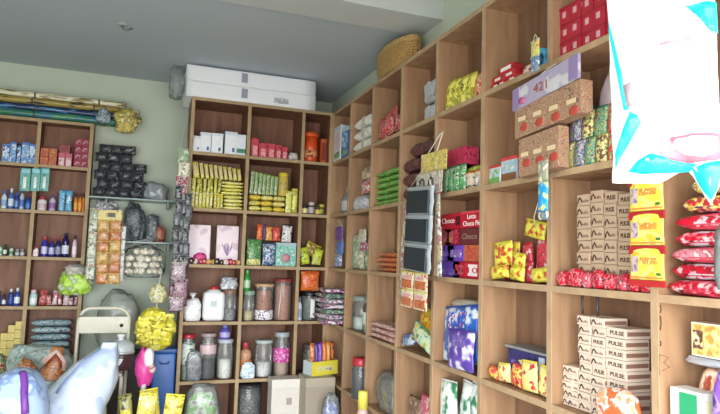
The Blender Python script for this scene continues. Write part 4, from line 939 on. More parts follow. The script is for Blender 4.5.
h2 = yp(200, 178.5, 4.47).z-z1-p.h
pb = Bk(189, 180, 221, 190, None, y=4.47, zb=z1+p.h+.003)
for i, q in enumerate(split(pb, 9, .02)): pouch('yellow green packet %s from left in the middle row' % ORD[i], 'packet', Pl(q.x, q.y, q.z, q.w*.99, h2-.006, 0), .045, [['#c4c040', '#8a9438', '#e0dc80'], YW[1], ['#a8a840', '#d8d470', '#6a7430']][i % 3], grp='yellow packets in the middle row', tilt=.08*((i % 3)-1))
for k in range(4):
    hk = (h2-.006)/4; q = Bk(222, 182, 245, 190, None, y=4.465, zb=z1+p.h+.003+k*hk); flatpack('bright yellow packet lying %s from bottom, middle row right' % ORD[k], 'packet', Pl(q.x, q.y, q.z, q.w*(1-.04*(k % 2)), hk*.98, 0), .15, YW[[0, 1, 0, 2][k]], grp='yellow packets lying flat in the middle row', panel=['#e8e4a0', '#d8d048'])
pt = Bk(191, 161, 243, 177, None, y=4.475, zb=z1+p.h+h2+.002)
for i, q in enumerate(split(pt, 11, .0)):
    pouch('yellow packet %s from left in the leaning top row' % ORD[i], 'packet', Pl(q.x, q.y, q.z, q.w*.98, .115-.0018*i*1.5, 0), .045, YW[i % 3], grp='yellow packets in the leaning top row', tilt=-.16, lean=.05, panel=['#e8dcb0', '#c8a898', '#d8d048'], pr=(-.5, .5, -.5, .6))
# second cell
G = 'yellow packets lying in the lower part of the second compartment'
for k in range(3):
    for c in range(3):
        a = 249+12.2*c; zk = z1+k*.043
        q = Bk(a, 200, a+12, 206, None, y=4.455, zb=zk); flatpack('yellow packet in pile %s from left, layer %s up' % (ORD[c], ORD[k]), 'packet', Pl(q.x, q.y, zk, q.w, .042, 0), .15, [YW[0], YW[1], ['#d8a828', '#e8d048', '#c89820']][(c+k) % 3], grp=G, panel=['#e8e090', '#d0b838', '#b8a838'])
zt = z1+3*.043+.002
pg = Bk(250, 174, 278, 192, None, y=4.47, zb=zt)
for i, q in enumerate(split(pg, 7, .0)):
    pouch('green and white packet %s from left above the yellow piles' % ORD[i], 'packet', Pl(q.x, q.y, zt, q.w*1.0, yp(264, 172.5+.6*i, 4.47).z-zt, 0), .045, [['#8ab04a', '#d8e0b8', '#4a7a38', '#e8ecd8'], ['#6a9a40', '#c8d490', '#e0e8d0']][i % 2], grp='green packets above the yellow piles', tilt=.05, pr=(-.4, .4, -.8, .8), panel=['#e0e8d8', '#4f8a50'])
pc = Bk(279, 173, 290, 193, None, y=4.47, zb=zt)
jar('gold jar with yellow lid on the yellow packets', 'jar', Pl(pc.x, 4.47, zt, pc.w, yp(284, 172.5, 4.47).z-zt, 0), '#d8c038', ['#c0a848', '#d8c870'], 1, ['#e0d898', '#a89038'], glass=plain('#c8b050', .25))
for i, q in enumerate(split(Bk(285.5, 190, 299, 214, 1, y=4.45), 2)):
    pouch('yellow green packet standing %s at the right end of compartment' % ['first', 'last'][i], 'packet', Pl(q.x, q.y, z1, q.w, yp(292, 192-3*i, 4.45).z-z1, 0), .05, [['#c8c848', '#e8e490', '#8a9a30'], ['#d8d850', '#a8b040', '#f0ecb0']][i], panel=['#f0ecc8', '#d8d848'])
# third cell: four jars
for i, q in enumerate(split(Bk(302, 202, 329, 215, 1, y=4.46), 4)):
    w_ = q.w; h_ = [.075, .098, .07, .085][i]
    r = jar('small jar %s from the left with %s lid in the corner compartment' % (ORD[i], ['dark', 'white', 'dark', 'yellow'][i]), 'jar', Pl(q.x, 4.46, z1, w_, h_, 0), ['#3a3028', '#c8c0b8', '#4a3a2c', '#b8b040'][i], ['#5a4a28', '#7a6a30'], .9, [['#d8d050', '#e8e0a0'], ['#d8c8d0', '#a8a0a8'], ['#d8d070', '#c8b850'], ['#c8c848', '#6a6a28']][i], labz=(.1, .6), lidh=.25, glass=plain('#4a4030', .2))
# row 2: plaques
z2 = ZR[3]+TH
mesh_pk = printed(['#e0ccd4', '#ecdce2', '#d4b8c6'], 6, .3)
for i, (a, b, v) in enumerate([(188, 209.5, 225), (212, 241, 226)]):
    p = Bk(a, v, b, 262, 2, y=4.56)
    r = thing('framed_plaque', ['pale pink square plaque with thin gold frame, left of two', 'pale pink plaque with purple flower spray, right of two'][i], 'plaque', Pl([.404, .616][i], 4.56, z2+.004, [.165, .15][i]*1.12, p.h, 0).at(.02), (-.06, 0, 0)); p.w = [.165, .15][i]*1.0; p.w = [.17, .165][i]
    mesh('panel', B(-p.w/2, p.w/2, -.008, .008, 0, p.h, bev=.006), mesh_pk, r, smooth=False)
    mesh('gold_frame', T([(-p.w/2, 0, .006), (-p.w/2, 0, p.h), (p.w/2, 0, p.h), (p.w/2, 0, .006)], .005, 6, True), plain('#c8a870', .3, .4), r)
    if i:
        bm = bmesh.new()
        for k in range(9):
            a_ = random.uniform(-.6, .6); tube(bm, [(0, -.010, .06), (math.sin(a_)*.04, -.010, .10), (math.sin(a_)*.07, -.010, .13+.05*random.random())], .0022, 4)
        mesh('flower_print', bm, plain('#a888c0'), r)
random.seed(11)
CC = [('#c01868', 'magenta'), ('#301420', 'dark'), ('#c89838', 'gold'), ('#b83048', 'red'), ('#e8e0d8', 'white'), ('#1c1830', 'black'), ('#d8a868', 'tan')]
p = Bk(189, 252, 241, 262, 2, y=4.475)
n = 12
for i in range(n):
    c, nm = CC[(i*3+1) % 7]; t = (i+.5)/n-.5; k = .030+.008*(i % 3 == 0)
    r = thing('hair_ornament', '%s ornament, %s from the left in front of the pink plaques' % (nm, ORD[i]), 'ornament', (p.x+t*p.w, 4.478+.012*(i % 2), z2), (0, 0, random.uniform(-.5, .5)), 'small ornaments before the pink plaques')
    bm = bmesh.new()
    for a in range(5):
        q = bmesh.ops.create_icosphere(bm, subdivisions=1, radius=k*.36)
        bmesh.ops.translate(bm, verts=q['verts'], vec=(math.cos(a*1.257)*k*.36, -.006, k*.6+math.sin(a*1.257)*k*.36))
    mesh('petals', bm, plain(c, .35), r)
    bm = bmesh.new(); bmesh.ops.create_icosphere(bm, subdivisions=1, radius=k*.28)
    for v in bm.verts: v.co += Vector((0, -.014, k*.6))
    mesh('bead', bm, plain('#e8d0a0', .25, .3), r)
    mesh('clip', B(-k*.3, k*.3, -.004, .006, 0, k*.2), plain('#a89078', .35, .3), r, smooth=False)
p3 = Bk(194, 246, 208, 254, None, y=4.50); bag('magenta pink ribbon bunch before the left plaque', 'ribbon', Pl(p3.x, 4.53, z2, p3.w, .085, 0), .03, ['#c02070', '#e04890', '#8a1450'], amp=.35, scale=30)
# second cell
p = Bk(247, 240, 262, 266, 2, y=4.455); pouch('dark green packet with yellow foot in the middle compartment', 'packet', p, .06, ['#3a7a48', '#5a9a58', '#2a5a38', '#a8c088'], panel=['#d8d080', '#e8e0a0', '#a8b058'], pr=(-.9, .9, -.95, -.5))
p = Bk(263, 244, 276, 266, 2, y=4.46); pouch('blue and white packet in the middle compartment', 'packet', p, .06, ['#2c4a78', '#4a6a98', '#d8dce4', '#1c3050'])
p = Bk(277, 243, 297, 267, 2, y=4.455); r = carton('teal carton with pink round picture in the middle compartment', 'carton', p, .10, ['#78b8a8', '#98ccbc', '#5aa090'], front=['#88c4b4', '#6ab0a0', '#c8dcd4'], fr=(.05, .95, .05, .75), flap='#a8bcc4')
mesh('pink_picture', L([(0, 0), (.035, 0), (.035, .004), (0, .004)], 16), plain('#c89098'), r, loc=(0, -.05, p.h*.35), rot=(PI/2, 0, 0))
zu = yp(268, 242, 4.47).z
for i, (a, b, v, cs, nm) in enumerate([(257, 263, 226, ['#d86028', '#e88048', '#b84818'], 'orange'), (262, 266, 225, ['#3a2a60', '#5a4888'], 'dark purple'), (265.5, 273, 228, ['#e08838', '#d8b060', '#c83828'], 'orange gold'), (272, 281, 228, ['#b02838', '#c84a58', '#e88838'], 'red')]):
    q = Bk(a, v, b, 241, None, y=4.475); pouch('%s packet standing on top, middle compartment' % nm, 'packet', Pl(q.x, 4.475, zu+.012, q.w, q.h, 0), .04, cs, grp=None)
q = Bk(282, 223, 292, 242, None, y=4.475); pouch('black and white packet on top of the teal carton', 'packet', Pl(q.x, 4.475, Bk(277, 243, 297, 267, 2, y=4.455).h+z2+.003, q.w, .13, 0), .04, ['#1c1a1c', '#e8e6e4', '#383434'], tilt=.06)
# third cell
G = 'yellow green packets in the corner compartment'
for i, (a, b, v, t) in enumerate([(300.5, 310, 248, -.35), (309, 320, 254, .2), (318, 328, 250, .35), (312, 327, 240, .8)]):
    q = Bk(a, v, b, 268, 2, y=4.46+.04*(i == 3)); pouch('yellow green packet %s in the corner compartment heap' % ['leaning left', 'in the middle', 'leaning right', 'at the top with brown edge'][i], 'packet', Pl(q.x, q.y, z2+(0.06 if i == 3 else .012), q.w, q.h*.85 if i < 3 else .1, 0), .05, [['#b8c828', '#d0dc48', '#7a8a28'], ['#a8a890', '#c0c848', '#d8d8b8'], ['#b0c030', '#d8e058', '#88982c'], ['#c0c038', '#8a5a30', '#d8d868']][i], grp=G, tilt=t*.5)
# row 3
z3 = ZR[4]+TH
p = Bk(181, 293, 199, 322, 3, y=4.455); bag('white filled clear bag at the left end of the jar row', 'bag', Pl(p.x, p.y, z3, p.w, p.h, 0), .12, ['#dfe2e4', '#f0f2f2', '#c4c8cc'], neck=True, scale=8)
p = Bk(203.5, 287, 225, 322, 3, y=4.455)
r = thing('jerry_can', 'white plastic jerry can with red cap among the jars', 'can', p.at(.13), (0, 0, 0))
mesh('can_body', B(-p.w/2, p.w/2, -.065, .065, 0, p.h*.86, bev=.03), plain('#f0f2f0', .35, var=.03), r)
mesh('shoulder', L([(p.w*.4, p.h*.82), (p.w*.3, p.h*.9), (p.w*.2, p.h*.92), (0, p.h*.92)], 18), plain('#f0f2f0', .35, var=.03), r)
mesh('cap', L([(0, p.h*.90), (p.w*.2, p.h*.90), (p.w*.2, p.h*.98), (p.w*.17, p.h), (0, p.h)], 16), plain('#c02a2a', .35), r)
mesh('faint_label', B(-p.w*.18, p.w*.12, -.0662, -.06, p.h*.42, p.h*.6, bev=.0005), plain('#b8ccc4'), r, smooth=False)
p = Bk(224, 290, 238.5, 322, 3, y=4.46); jar('clear glass jar under a crumpled bag, right of the jerry can', 'jar', p, '#8a6a5a', ['#6a6a70', '#9a9aa0', '#48484c'], .5, glass=GLASS)
q = Bk(221, 276, 239, 289.5, None, y=4.47); bag('crumpled white and grey plastic bag on the glass jar', 'bag', Pl(q.x, 4.465, z3+p.h+.002, q.w, q.h, 0), .10, ['#d8d8d8', '#a8acb4', '#888e98', '#f0f0f0'], amp=.35, scale=20)
p = Bk(243.5, 291, 256, 321, 3, y=4.455); jar('clear jar with yellowish grains at the left of middle jars', 'jar', p, '#8aa890', ['#b8a878', '#c8bc90', '#a89868'], .45)
q = Bk(243, 268, 252, 291, None, y=4.47); bottle('green bottle standing on the clear jar', 'bottle', Pl(q.x, 4.465, z3+p.h+.002, q.w*.8, q.h*.9, 0), '#3a9a48', '#58b860', '#b8d8b0')
p = Bk(256, 284, 275.5, 321, 3, y=4.455); jar('large jar of brown snacks with tan lid and white label', 'jar', p, '#c8a078', ['#9a6048', '#b87858', '#7a4838'], 1.0, ['#f0ecec', '#f0ecec', '#5a4a8a'], labz=(.03, .28), lidh=.07, neck=.98)
mesh_ = None
p = Bk(276.5, 279, 295, 320.5, 3, y=4.46); r = jar('tall jar of brown grains with red lid, right of the snack jar', 'jar', p, '#8a3a38', ['#a86a58', '#c08470', '#8a5244'], 1.05, lidh=.08, neck=.95)
mesh('bead_string', T([(-p.w*.2, -p.w*.52, p.h*.9), (-p.w*.22, -p.w*.54, p.h*.6), (-p.w*.28, -p.w*.53, p.h*.3), (-p.w*.3, -p.w*.53, p.h*.1)], .006, 6), plain('#d8c8b8', .3), r)
# corner cell
p = Bk(303, 291.5, 321, 321, 3, y=4.46); jar('dark tea jar with black lid and white stripe, corner compartment', 'jar', p, '#15171a', ['#4a5248', '#6a7268', '#30342e'], 1.0, None, lidh=.16, neck=1.0)
rj = bpy.data.objects[[o.name for o in COL.objects if o.name.startswith('jar') and o.type == 'EMPTY'][-1]]
mesh('white_label', B(-.012, .02, -p.w*.53, -p.w*.50, p.h*.1, p.h*.75, bev=.001), plain('#f0f0f0'), rj, smooth=False)
q = Bk(302, 270, 321, 291, None, y=4.47); pouch('orange snack packet on top of the dark tea jar', 'packet', Pl(q.x, 4.49, z3+p.h+.002, q.w, q.h*.9, 0), .06, ['#e05a20', '#e88038', '#d83820', '#f0c080'], panel=['#f0d8a0', '#e05a20', '#c83020'])
p = Bk(297.5, 297, 303, 321, 3, y=4.46); bottle('narrow white bottle left of the dark tea jar', 'bottle', p, '#c8ccd0', '#6a6a88', '#8a98a8')
# row 4
z4 = ZR[5]+TH
p = Bk(179, 335, 193, 384, 4, y=4.455); jar('green striped jar with red lid at the lower left', 'jar', p, '#b02838', ['#5a7a68', '#88a898', '#3a5648'], .95, ['#7a9a88', '#d8e0d8', '#4a6a58'], labz=(.35, .8), lidh=.08)
p = Bk(186, 350, 202, 384, 4, y=4.442); bag('clear bag of black goods before the green jar', 'bag', Pl(p.x, 4.43, z4, p.w, p.h, 0), .035, None, film=True, contents=['#1c1a22', '#3a3842', '#8a8894', '#141216'])
p = Bk(200, 334, 217, 383, 4, y=4.46); jar('tall jar half filled with black goods, pinkish above', 'jar', p, '#a89898', ['#1c1a20', '#2c2a30', '#4a484e'], .52, ['#c8a0a8', '#d8c0c4'], labz=(.55, .75), lidh=.07)
p = Bk(217.5, 340, 234.5, 383, 4, y=4.455); jar('clear jar of white grains at the right of the black jar', 'jar', p, '#b8bcc8', ['#d8d8cc', '#e8e8e0', '#c0c0b0'], .62, lidh=.09)
q = Bk(220, 327, 231, 341, None, y=4.47); bottle('violet blue bottle standing on the clear grain jar', 'bottle', Pl(q.x, 4.465, z4+p.h+.002, q.w, q.h, 0), '#5a58b0', '#7a78c8', '#b0a8d8')
p = Bk(239, 343, 253, 381, 4, y=4.46); p = Bk(239, 343, 253, 381, 4, y=4.48); bottle('tan and orange bottle with red cap behind a blue bag', 'bottle', p, '#c89878', '#b04848', '#d87848', kind=1)
p = Bk(238.5, 362, 255, 381, 4, y=4.44); bag('pale blue and white plastic bag before the tan bottle', 'bag', Pl(p.x+.008, 4.438, z4, p.w*.9, p.h, 0), .02, ['#a8c8d8', '#d8e4ec', '#88b0c8', '#f0f4f8'], amp=.3)
p = Bk(255.5, 341, 275, 381, 4, y=4.455); jar('wide clear glass jar of white goods, lower middle', 'jar', p, '#b8c0c0', ['#d0d0cc', '#e4e4e2', '#b0b0ac'], .5, lidh=.08)
p = Bk(275, 333, 291.5, 380, 4, y=4.455); jar('tall clear jar with magenta label, lower middle right', 'jar', p, '#a8acb0', ['#a88070', '#c0a090'], .45, ['#b82888', '#d048a0', '#e8c8e0'], labz=(.32, .64), lidh=.1)
p = Bk(304, 345, 318, 378, 4, y=4.52); jar('dark round jar behind the orange packets, lower corner', 'jar', p, '#5a4a48', ['#4a3a38', '#6a5a54'], .9)
# tray carton with packets projecting from the corner
p = Bk(297, 373, 334, 389, None, y=4.33)
zt0 = .4965
r = thing('tray_carton', 'open yellow and white tray carton full of packets at the corner', 'carton', (p.x+.01, 4.25, zt0), (0, 0, .32)); w_ = p.w*.80
for nm, args, c in [('tray_base', (-w_/2, w_/2, -.055, .055, 0, .004), '#d8d8c8'), ('front_panel', (-w_/2, w_/2, -.058, -.054, 0, .10), '#e6d648'), ('rear_panel', (-w_/2, w_/2, .054, .058, 0, .10), '#d8d8c8'), ('side_panel', (-w_/2, -w_/2+.004, -.054, .054, 0, .10), '#c8d4d4'), ('side_panel', (w_/2-.004, w_/2, -.054, .054, 0, .10), '#d8d0a0')]:
    mesh(nm, B(*args), plain(c), r, smooth=False)
mesh('printed_lettering', B(-w_*.3, w_*.3, -.0595, -.057, .03, .065), printed(['#d8d8b8', '#e0d890', '#8a9aa0'], 30), r, smooth=False)
for i in range(6):
    pouch('%s packet standing %s from left in the yellow tray' % (['orange', 'purple', 'violet', 'orange red', 'orange', 'dark red'][i], ORD[i]), 'packet', Pl(r.location.x+(i-2.5)*w_*.148+.012, 4.22+(i-2.5)*w_*.05, zt0+.006, w_*.145, .215, .32), .05, [['#d87838', '#e8a878', '#b85828'], ['#4a2878', '#6a4898'], ['#6a3aa0', '#8a60b8', '#c8a8d8'], ['#e06030', '#e89050', '#c84020'], ['#d88030', '#e0a858'], ['#8a2838', '#c86838', '#4a1828']][i], grp='packets standing in the yellow tray')
# stool of cartons holding the tray, front of the corner
r = carton('grey brown cardboard carton under the yellow tray', 'carton', Pl(1.252, 4.10, 0, .215, .495, 0), .20, '#a39684', name='cardboard_carton', flap='#b0a490', side='#988a78')
r = carton('white cardboard carton standing below the magenta labelled jar', 'carton', Pl(Yp(271, 386, 306, 420, 4.28).x, 4.27, .0, Yp(271, 386, 306, 420, 4.28).w, .46, 0), .14, '#d8d2c8', name='cardboard_carton', flap='#e0dad0', side='#c8c0b4')
mesh('printed_mark', B(-.02, .02, -.0715, -.068, .28, .33), plain('#a89a90'), r, smooth=False)
p = Yp(325, 392, 341, 410, 3.95); bag('clear plastic bag with blue goods before the grey carton', 'bag', Pl(p.x-.01, 3.92, .0, .13, yp(333, 392, 3.95).z, 0), .10, None, film=True, contents=['#a8b4d0', '#7a8ac0', '#d8dce8', '#4a5a98'], flat=.9)
p = Yp(184, 384, 221, 412, 4.3); bag('clear plastic bag with a green packet at the bottom left of unit', 'bag', Pl(p.x, 4.26, .02, p.w, yp(200, 383, 4.3).z-.02, 0), .14, None, film=True, contents=['#a8a890', '#78b848', '#d8dcd0', '#8a8a78'], flat=.9, cscale=14)
p = Bk(236, 386, 268, 410, None, y=4.38); jar('big dark jar with silver ring low in the middle', 'jar', Pl(p.x, 4.46, ZR[6]+TH, .2, yp(250, 386, 4.46).z-ZR[6]-TH, 0), '#3a3434', ['#2a2426', '#4a4244', '#8a868a'], 1.0, lidh=.06, neck=.9)
p = R(352, 392, 363, 408, None, 1.30); bottle('pink bottle with yellow cap before the black filled jar', 'bottle', Pl(1.29, p.y, .0, .09, yp(356, 391, p.y).z, -PI/2), '#d8b0a8', '#e8dc60', '#e8c8c0', kind=2)
# --- hanging at the left side of the back unit
p = Yp(172, 152, 188, 180, 4.40)
strip('hanging red and white pouch strip with green top beside back unit', 'sachet strip', (p.x+.02, 4.40, yp(180, 148, 4.4).z), .085, [.10, .10, .17], [['#5a7a58', '#98b090', '#d8dcd0'], ['#d8d0a8', '#e8e4d0', '#8a8a70'], ['#8a2838', '#a84858', '#e8dce0', '#6a1c2a']], 0, name='hanging_pouch_strip', d=.03, string=.25, wob=.01)
CH = [['#1c1c1e', '#34363a', '#8a8e92', '#101010'], ['#2a2c30', '#70747a', '#141418'], ['#4a1c2c', '#6a2c3c', '#a88890', '#1c1016']]
for i, (u_, y_) in enumerate([(176, 4.38), (181, 4.40), (186, 4.39)]):
    zt, zb_ = yp(u_, 185+4*i, y_).z, yp(u_-1, 312-3*i, y_).z; n = 9
    strip('%s of three long dark glittering sachet strips beside the back unit' % ['leftmost', 'middle', 'rightmost'][i], 'sachet strip', (yp(u_, 240, y_).x, y_, zt), .05, [(zt-zb_)/n]*n, [CH[0], CH[1], CH[0] if i else CH[1], CH[0], CH[1], CH[0], CH[0], CH[2], CH[2]], 0, d=.022, wob=.008, string=.3+.03*i, sealc='#8a8c90')
# --- white foam cartons on top
p = Yp(186, 53, 318, 71, 4.44)
WR = plain('#f2f5fa', .4, var=.05, nscale=8)
zt0 = ZR[0]+.0135
x0, x1 = yp(187, 80, 4.43).x, yp(316, 90, 4.43).x
for k in range(2):
    r = thing('wrapped_carton', '%s of two long white plastic wrapped cartons on the back unit' % ['lower', 'upper'][k], 'carton', ((x0+x1)/2-.005*k, 4.43+.2, zt0+.001+.118*k+.03*0), (0, 0, 0), 'long white cartons on top of the back unit')
    bm = B(-(x1-x0)/2, (x1-x0)/2, -.2, .2, 0, .116)
    bmesh.ops.subdivide_edges(bm, edges=bm.edges[:], cuts=9, use_grid_fill=True)
    for v in bm.verts:
        n_ = noise.noise(v.co*9+Vector((k*4, 0, 0))); v.co.y += n_*.008*(1 if v.co.y < 0 else 0); v.co.x += n_*.010
        if .01 < v.co.z < .11: v.co.z += n_*.003
    mesh('wrapping', bm, WR, r)
    mesh('printed_label', B(-.09, -.045, -.2075, -.19, .03, .1), plain('#9aa0b4'), r, smooth=False)
    if k == 0: mesh('printed_sticker', B(.16, .27, -.212, -.19, .02, .06), printed(['#e8e8ec', '#c0c4cc', '#5a5e6a'], 60), r, smooth=False)
    mesh('tape', B(-.03, .0, -.2085, .2, .1155, .1168), plain('#d0d4da', .3), r, smooth=False)
bag('clear grey plastic wrap bunched at the left of the white cartons', 'bag', Pl(x0-.065, 4.50, zt0-.0, .115, .26, 0), .14, None, film=clear('#a8b0b0', .6, .3), amp=.3, name='hanging_plastic_wrap')
# ================================================================== left unit
zr = [z+TH for z in ZL]
for i, (a, b, v) in enumerate([(2, 9.5, 144), (10, 16, 142), (17, 20.5, 146), (21.5, 29, 142.5), (29.5, 36, 144)]):
    p = Lf(a, v, b, 163, 0); carton('blue and white soap carton, %s from the left on the top shelf' % ORD[i], 'carton', p, .08, ['#3a6ab0', '#5a90cc', '#d0dcec'], grp='blue cartons on the top left shelf', front=[['#4a90d0', '#d8e4f0', '#2a4a90'], ['#3a60a8', '#88b0dc', '#e0e8f0']][i % 2], fr=(.08, .92, .3, .92), side='#2a4a80', flap='#4a78b8')
for k in range(2):
    for c in range(2):
        q = split(Lf(40, 148, 57, 165, 0), 2)[c]; hh = Lf(40, 148, 57, 165, 0).h/2
        carton('orange red carton, %s %s of the low orange stack' % (['lower', 'upper'][k], ['left', 'right'][c]), 'carton', Pl(q.x, q.y, zr[1]+k*hh, q.w, hh*.97, 0), .08, [['#b84828', '#c86840', '#8a3018'], ['#a83838', '#c86848', '#b09038']][c], grp='orange red cartons', front=['#c86038', '#a84028', '#c8a050'])
for i, q in enumerate(split(Lf(58, 153, 72, 168, 0), 2)):
    carton('pink and white carton, %s of two on the top left shelf' % ['left', 'right'][i], 'carton', Pl(q.x, q.y, q.z, q.w, q.h, 0), .07, ['#a83850', '#c06070'], grp='pink and white cartons', front=['#ecdce0', '#d8b8c0', '#a83850'], fr=(.12, .88, .05, .62))
q2 = Lf(60, 145, 70, 153, None, zb=zr[1]+Lf(58, 153, 72, 168, 0).h+.001); carton('dull red carton lying on the pink and white cartons', 'carton', Pl(q2.x, q2.y, q2.z, q2.w, q2.h, 0), .07, ['#8a3038', '#a84848'], front=['#a04048', '#7a2830'])
for k in range(4):
    for c in range(2):
        q = split(Lf(74, 138, 90, 168, 0), 2)[c]; hh = Lf(74, 139, 90, 168, 0).h/4
        r = carton('dark red carton with pale swirl, layer %s, %s column of the red stack' % (ORD[k], ['left', 'right'][c]), 'carton', Pl(q.x, q.y, zr[1]+k*hh, q.w*.99, hh*.97, 0), .07, ['#8a1c38', '#a02848', '#6a1428'], grp='dark red cartons stacked in the corner')
        mesh('swirl_print', T([(-q.w*.3, -.036, hh*.3), (-q.w*.1, -.036, hh*.65), (q.w*.15, -.036, hh*.7), (q.w*.3, -.036, hh*.45), (q.w*.1, -.036, hh*.25)], .005, 5), plain('#d8b0bc'), r)
# toothbrush cards hanging
for i, (a, b) in enumerate([(20, 30), (31, 40), (40.5, 49)]):
    p = Lf(a, 168, b, 191, None, y=4.86)
    r = thing('hanging_toothbrush_card', 'teal blister card with white brush, %s of the three hanging cards' % ['left', 'middle', 'right'][i], 'card', (p.x, 4.866, p.z), (0, 0, 0), 'teal blister cards')
    mesh('card', B(-p.w/2, p.w/2, -.002, .002, 0, p.h, bev=.001), printed(['#3f8a8a', '#5aa8a0', '#2a6a70'], 25), r, smooth=False)
    mesh('blister', B(-p.w*.2, p.w*.2, -.016, -.002, p.h*.1, p.h*.62, bev=.006), plain('#d8e8e4', .2), r)
    mesh('header_print', B(-p.w*.4, p.w*.4, -.0035, -.001, p.h*.78, p.h*.95), plain('#88c8d8'), r, smooth=False)
    mesh('peg', T([(0, .002, p.h*.97), (0, .03, p.h*.98), (0, .045, p.h*.99)], .003, 5), STEEL, r)
# row 1 bottles
def row_b(items, rw, y=4.92):
    for (lab, a, b, v, cb, cc, cl, kd) in items:
        p = Lf(a, v, b, 200, rw, y=y); p.w = min(p.w, .1); bottle(lab, 'bottle', p, cb, cc, cl, kind=kd)
row_b([('white and blue bottle far left on the second shelf', 1, 7, 190, '#d8e0e8', '#4a70b0', '#88a8d0', 0), ('blue bottle with pale label second on the second shelf', 8, 14, 188, '#4a70b8', '#c8d0dc', '#c8d8e8', 0),
       ('dark blue bottle third on the second shelf', 14.5, 19, 192, '#24408c', '#3a58a8', '#6a88c8', 2), ('pale bottle with blue cap fourth on the second shelf', 19.5, 24.5, 189, '#b8c4d8', '#3a60a8', '#4a70b8', 0),
       ('short blue bottle at the right end of left half, second shelf', 25, 31, 197, '#2c5cb0', '#1c3c80', '#4a80d0', 2),
       ('white bottle with red cap on the second shelf', 36, 46, 196, '#e0dce0', '#a03848', '#c8b0b8', 2), ('purple and white bottle behind, second shelf', 49, 56, 194, '#c0b4d0', '#6a3a80', '#8a60a0', 0)], 1)
for i, q in enumerate(split(Lf(58, 191, 72, 212, 1), 2)):
    pouch('bright sky blue packet, %s of two on the second shelf' % ['left', 'right'][i], 'packet', q, .05, ['#3a98c8', '#68b8dc', '#c8dce8', '#2a70a0'], grp='sky blue packets', panel=['#a8d8e8', '#3a98c8', '#e8f0f4'])
for i, q in enumerate(split(Lf(73.5, 193, 86, 213, 1), 3)):
    bottle('orange bottle with dark cap, %s from the left at the shelf end' % ORD[i], 'bottle', q, '#d08028', '#3a2818', '#e0a040' if i < 2 else '#b8601c', grp='orange bottles at the shelf end')
# row 2
row_b([('green and white small bottle far left on the third shelf', .5, 4.5, 245, '#c8d8cc', '#3a7a50', '#5a9a70', 0), ('dark green bottle with white label on the third shelf', 5, 9, 244, '#2a4a38', '#1c3428', '#d8e0d8', 0),
       ('second green white bottle beside the dark green one', 11, 15.5, 246, '#d0dcd4', '#2f6a48', '#4a8a60', 0), ('grey low jar at the middle of the third shelf', 17, 21.5, 249, '#8a8e92', '#a8acae', '#c0c4c8', 2), ('second grey low jar before the divider', 22, 26.5, 249, '#8a8e92', '#9a9ea2', '#b8bcc0', 2),
       ('small white bottle with red cap left of the blue ones', 31.5, 35.5, 247, '#e8e4e8', '#c05058', '#e0c8cc', 0), ('second small white bottle with red cap near blue ones', 36.5, 40.5, 246, '#e8e8ec', '#b84048', '#e8d0d4', 0),
       ('blue bottle with white front and red cap, third shelf', 43, 49.5, 236, '#38309a', '#b04050', '#c8c8ec', 2), ('second blue bottle with red cap and pale label', 50.5, 56.5, 238, '#34308c', '#8a3048', '#b8b8e4', 0),
       ('dark navy bottle with dotted grey label', 57, 63, 236, '#221c58', '#a04858', '#8a8aa8', 0), ('tall navy bottle with white label, tallest on third shelf', 63.5, 71, 233, '#1c1a5c', '#14123c', '#d0d4e8', 1),
       ('white and pink bottle with dark cap at third shelf end', 74, 79, 235, '#d8c0cc', '#2a2430', '#e8dce4', 0)], 2)
# row 3
row_b([('deep blue small bottle far left on the fourth shelf', .5, 5, 291, '#24308c', '#181c50', '#3a48a8', 2), ('small dark bottle with pale label, fourth shelf left', 6, 10, 294, '#3a4058', '#1c2030', '#d8e0e8', 0),
       ('deep blue bottle with white cap, fourth shelf', 12, 17.5, 289, '#1c3490', '#d8d8e0', '#2c48a8', 1), ('blue bottle with clear front before the divider', 18, 24, 288, '#2c4a9c', '#c8d0e0', '#d8e4f0', 0),
       ('pale aqua jar with pink cap right of the divider', 28, 36, 290, '#b8dcd8', '#e0c8cc', '#e8f0ee', 2)], 3)
for i, (a, b, v, cs) in enumerate([(38, 46, 291, ['#a83840', '#c86860', '#8a2830']), (45, 51, 296, ['#b85048', '#e0b8b0', '#9a3840']), (51, 57, 292, ['#d8c0c0', '#c07078', '#f0e4e4']), (57, 62, 294, ['#e0d0d0', '#a84858', '#4a3a48']), (62, 68, 296, ['#c8a0b0', '#e8d8e0', '#8a5868']), (68, 73, 299, ['#e4d4d8', '#b87888', '#f0e8ea']), (73, 77.5, 295, ['#a8586a', '#e0c8d0', '#4a2838'])]):
    p = Lf(a, v, b, 308, 3); pouch('small %s packet, %s from left in the red and pink row' % (['red', 'red', 'pink', 'white pink', 'lilac', 'pale', 'rose'][i], ORD[i]), 'packet', p, .05, cs, grp='small red and pink packets', tilt=.06*(-1)**i, panel=['#f0e4e0', cs[0]], pr=(-.6, .6, -.8, .1))
# green bag on the fourth shelf, overhanging
p = Lf(57, 267, 93, 295, None, y=4.80); bag('bright green and grey plastic bag hanging over the fourth shelf end', 'bag', Pl(p.x, 4.76, p.z, p.w, p.h, 0), .12, ['#9ac828', '#b8dc58', '#78a020', '#c8ccc0'], name='hanging_plastic_bag', scale=10, amp=.25)
mesh('clear_top', lump(bmesh.new(), p.w*.7, .10, p.h*.4, 5, .3), clear('#c0b8b4', .3), COL.objects[-2] if False else [o for o in COL.objects if o.name.startswith('hanging_plastic_bag') and o.type == 'EMPTY'][-1], loc=(0, 0, p.h*.72))
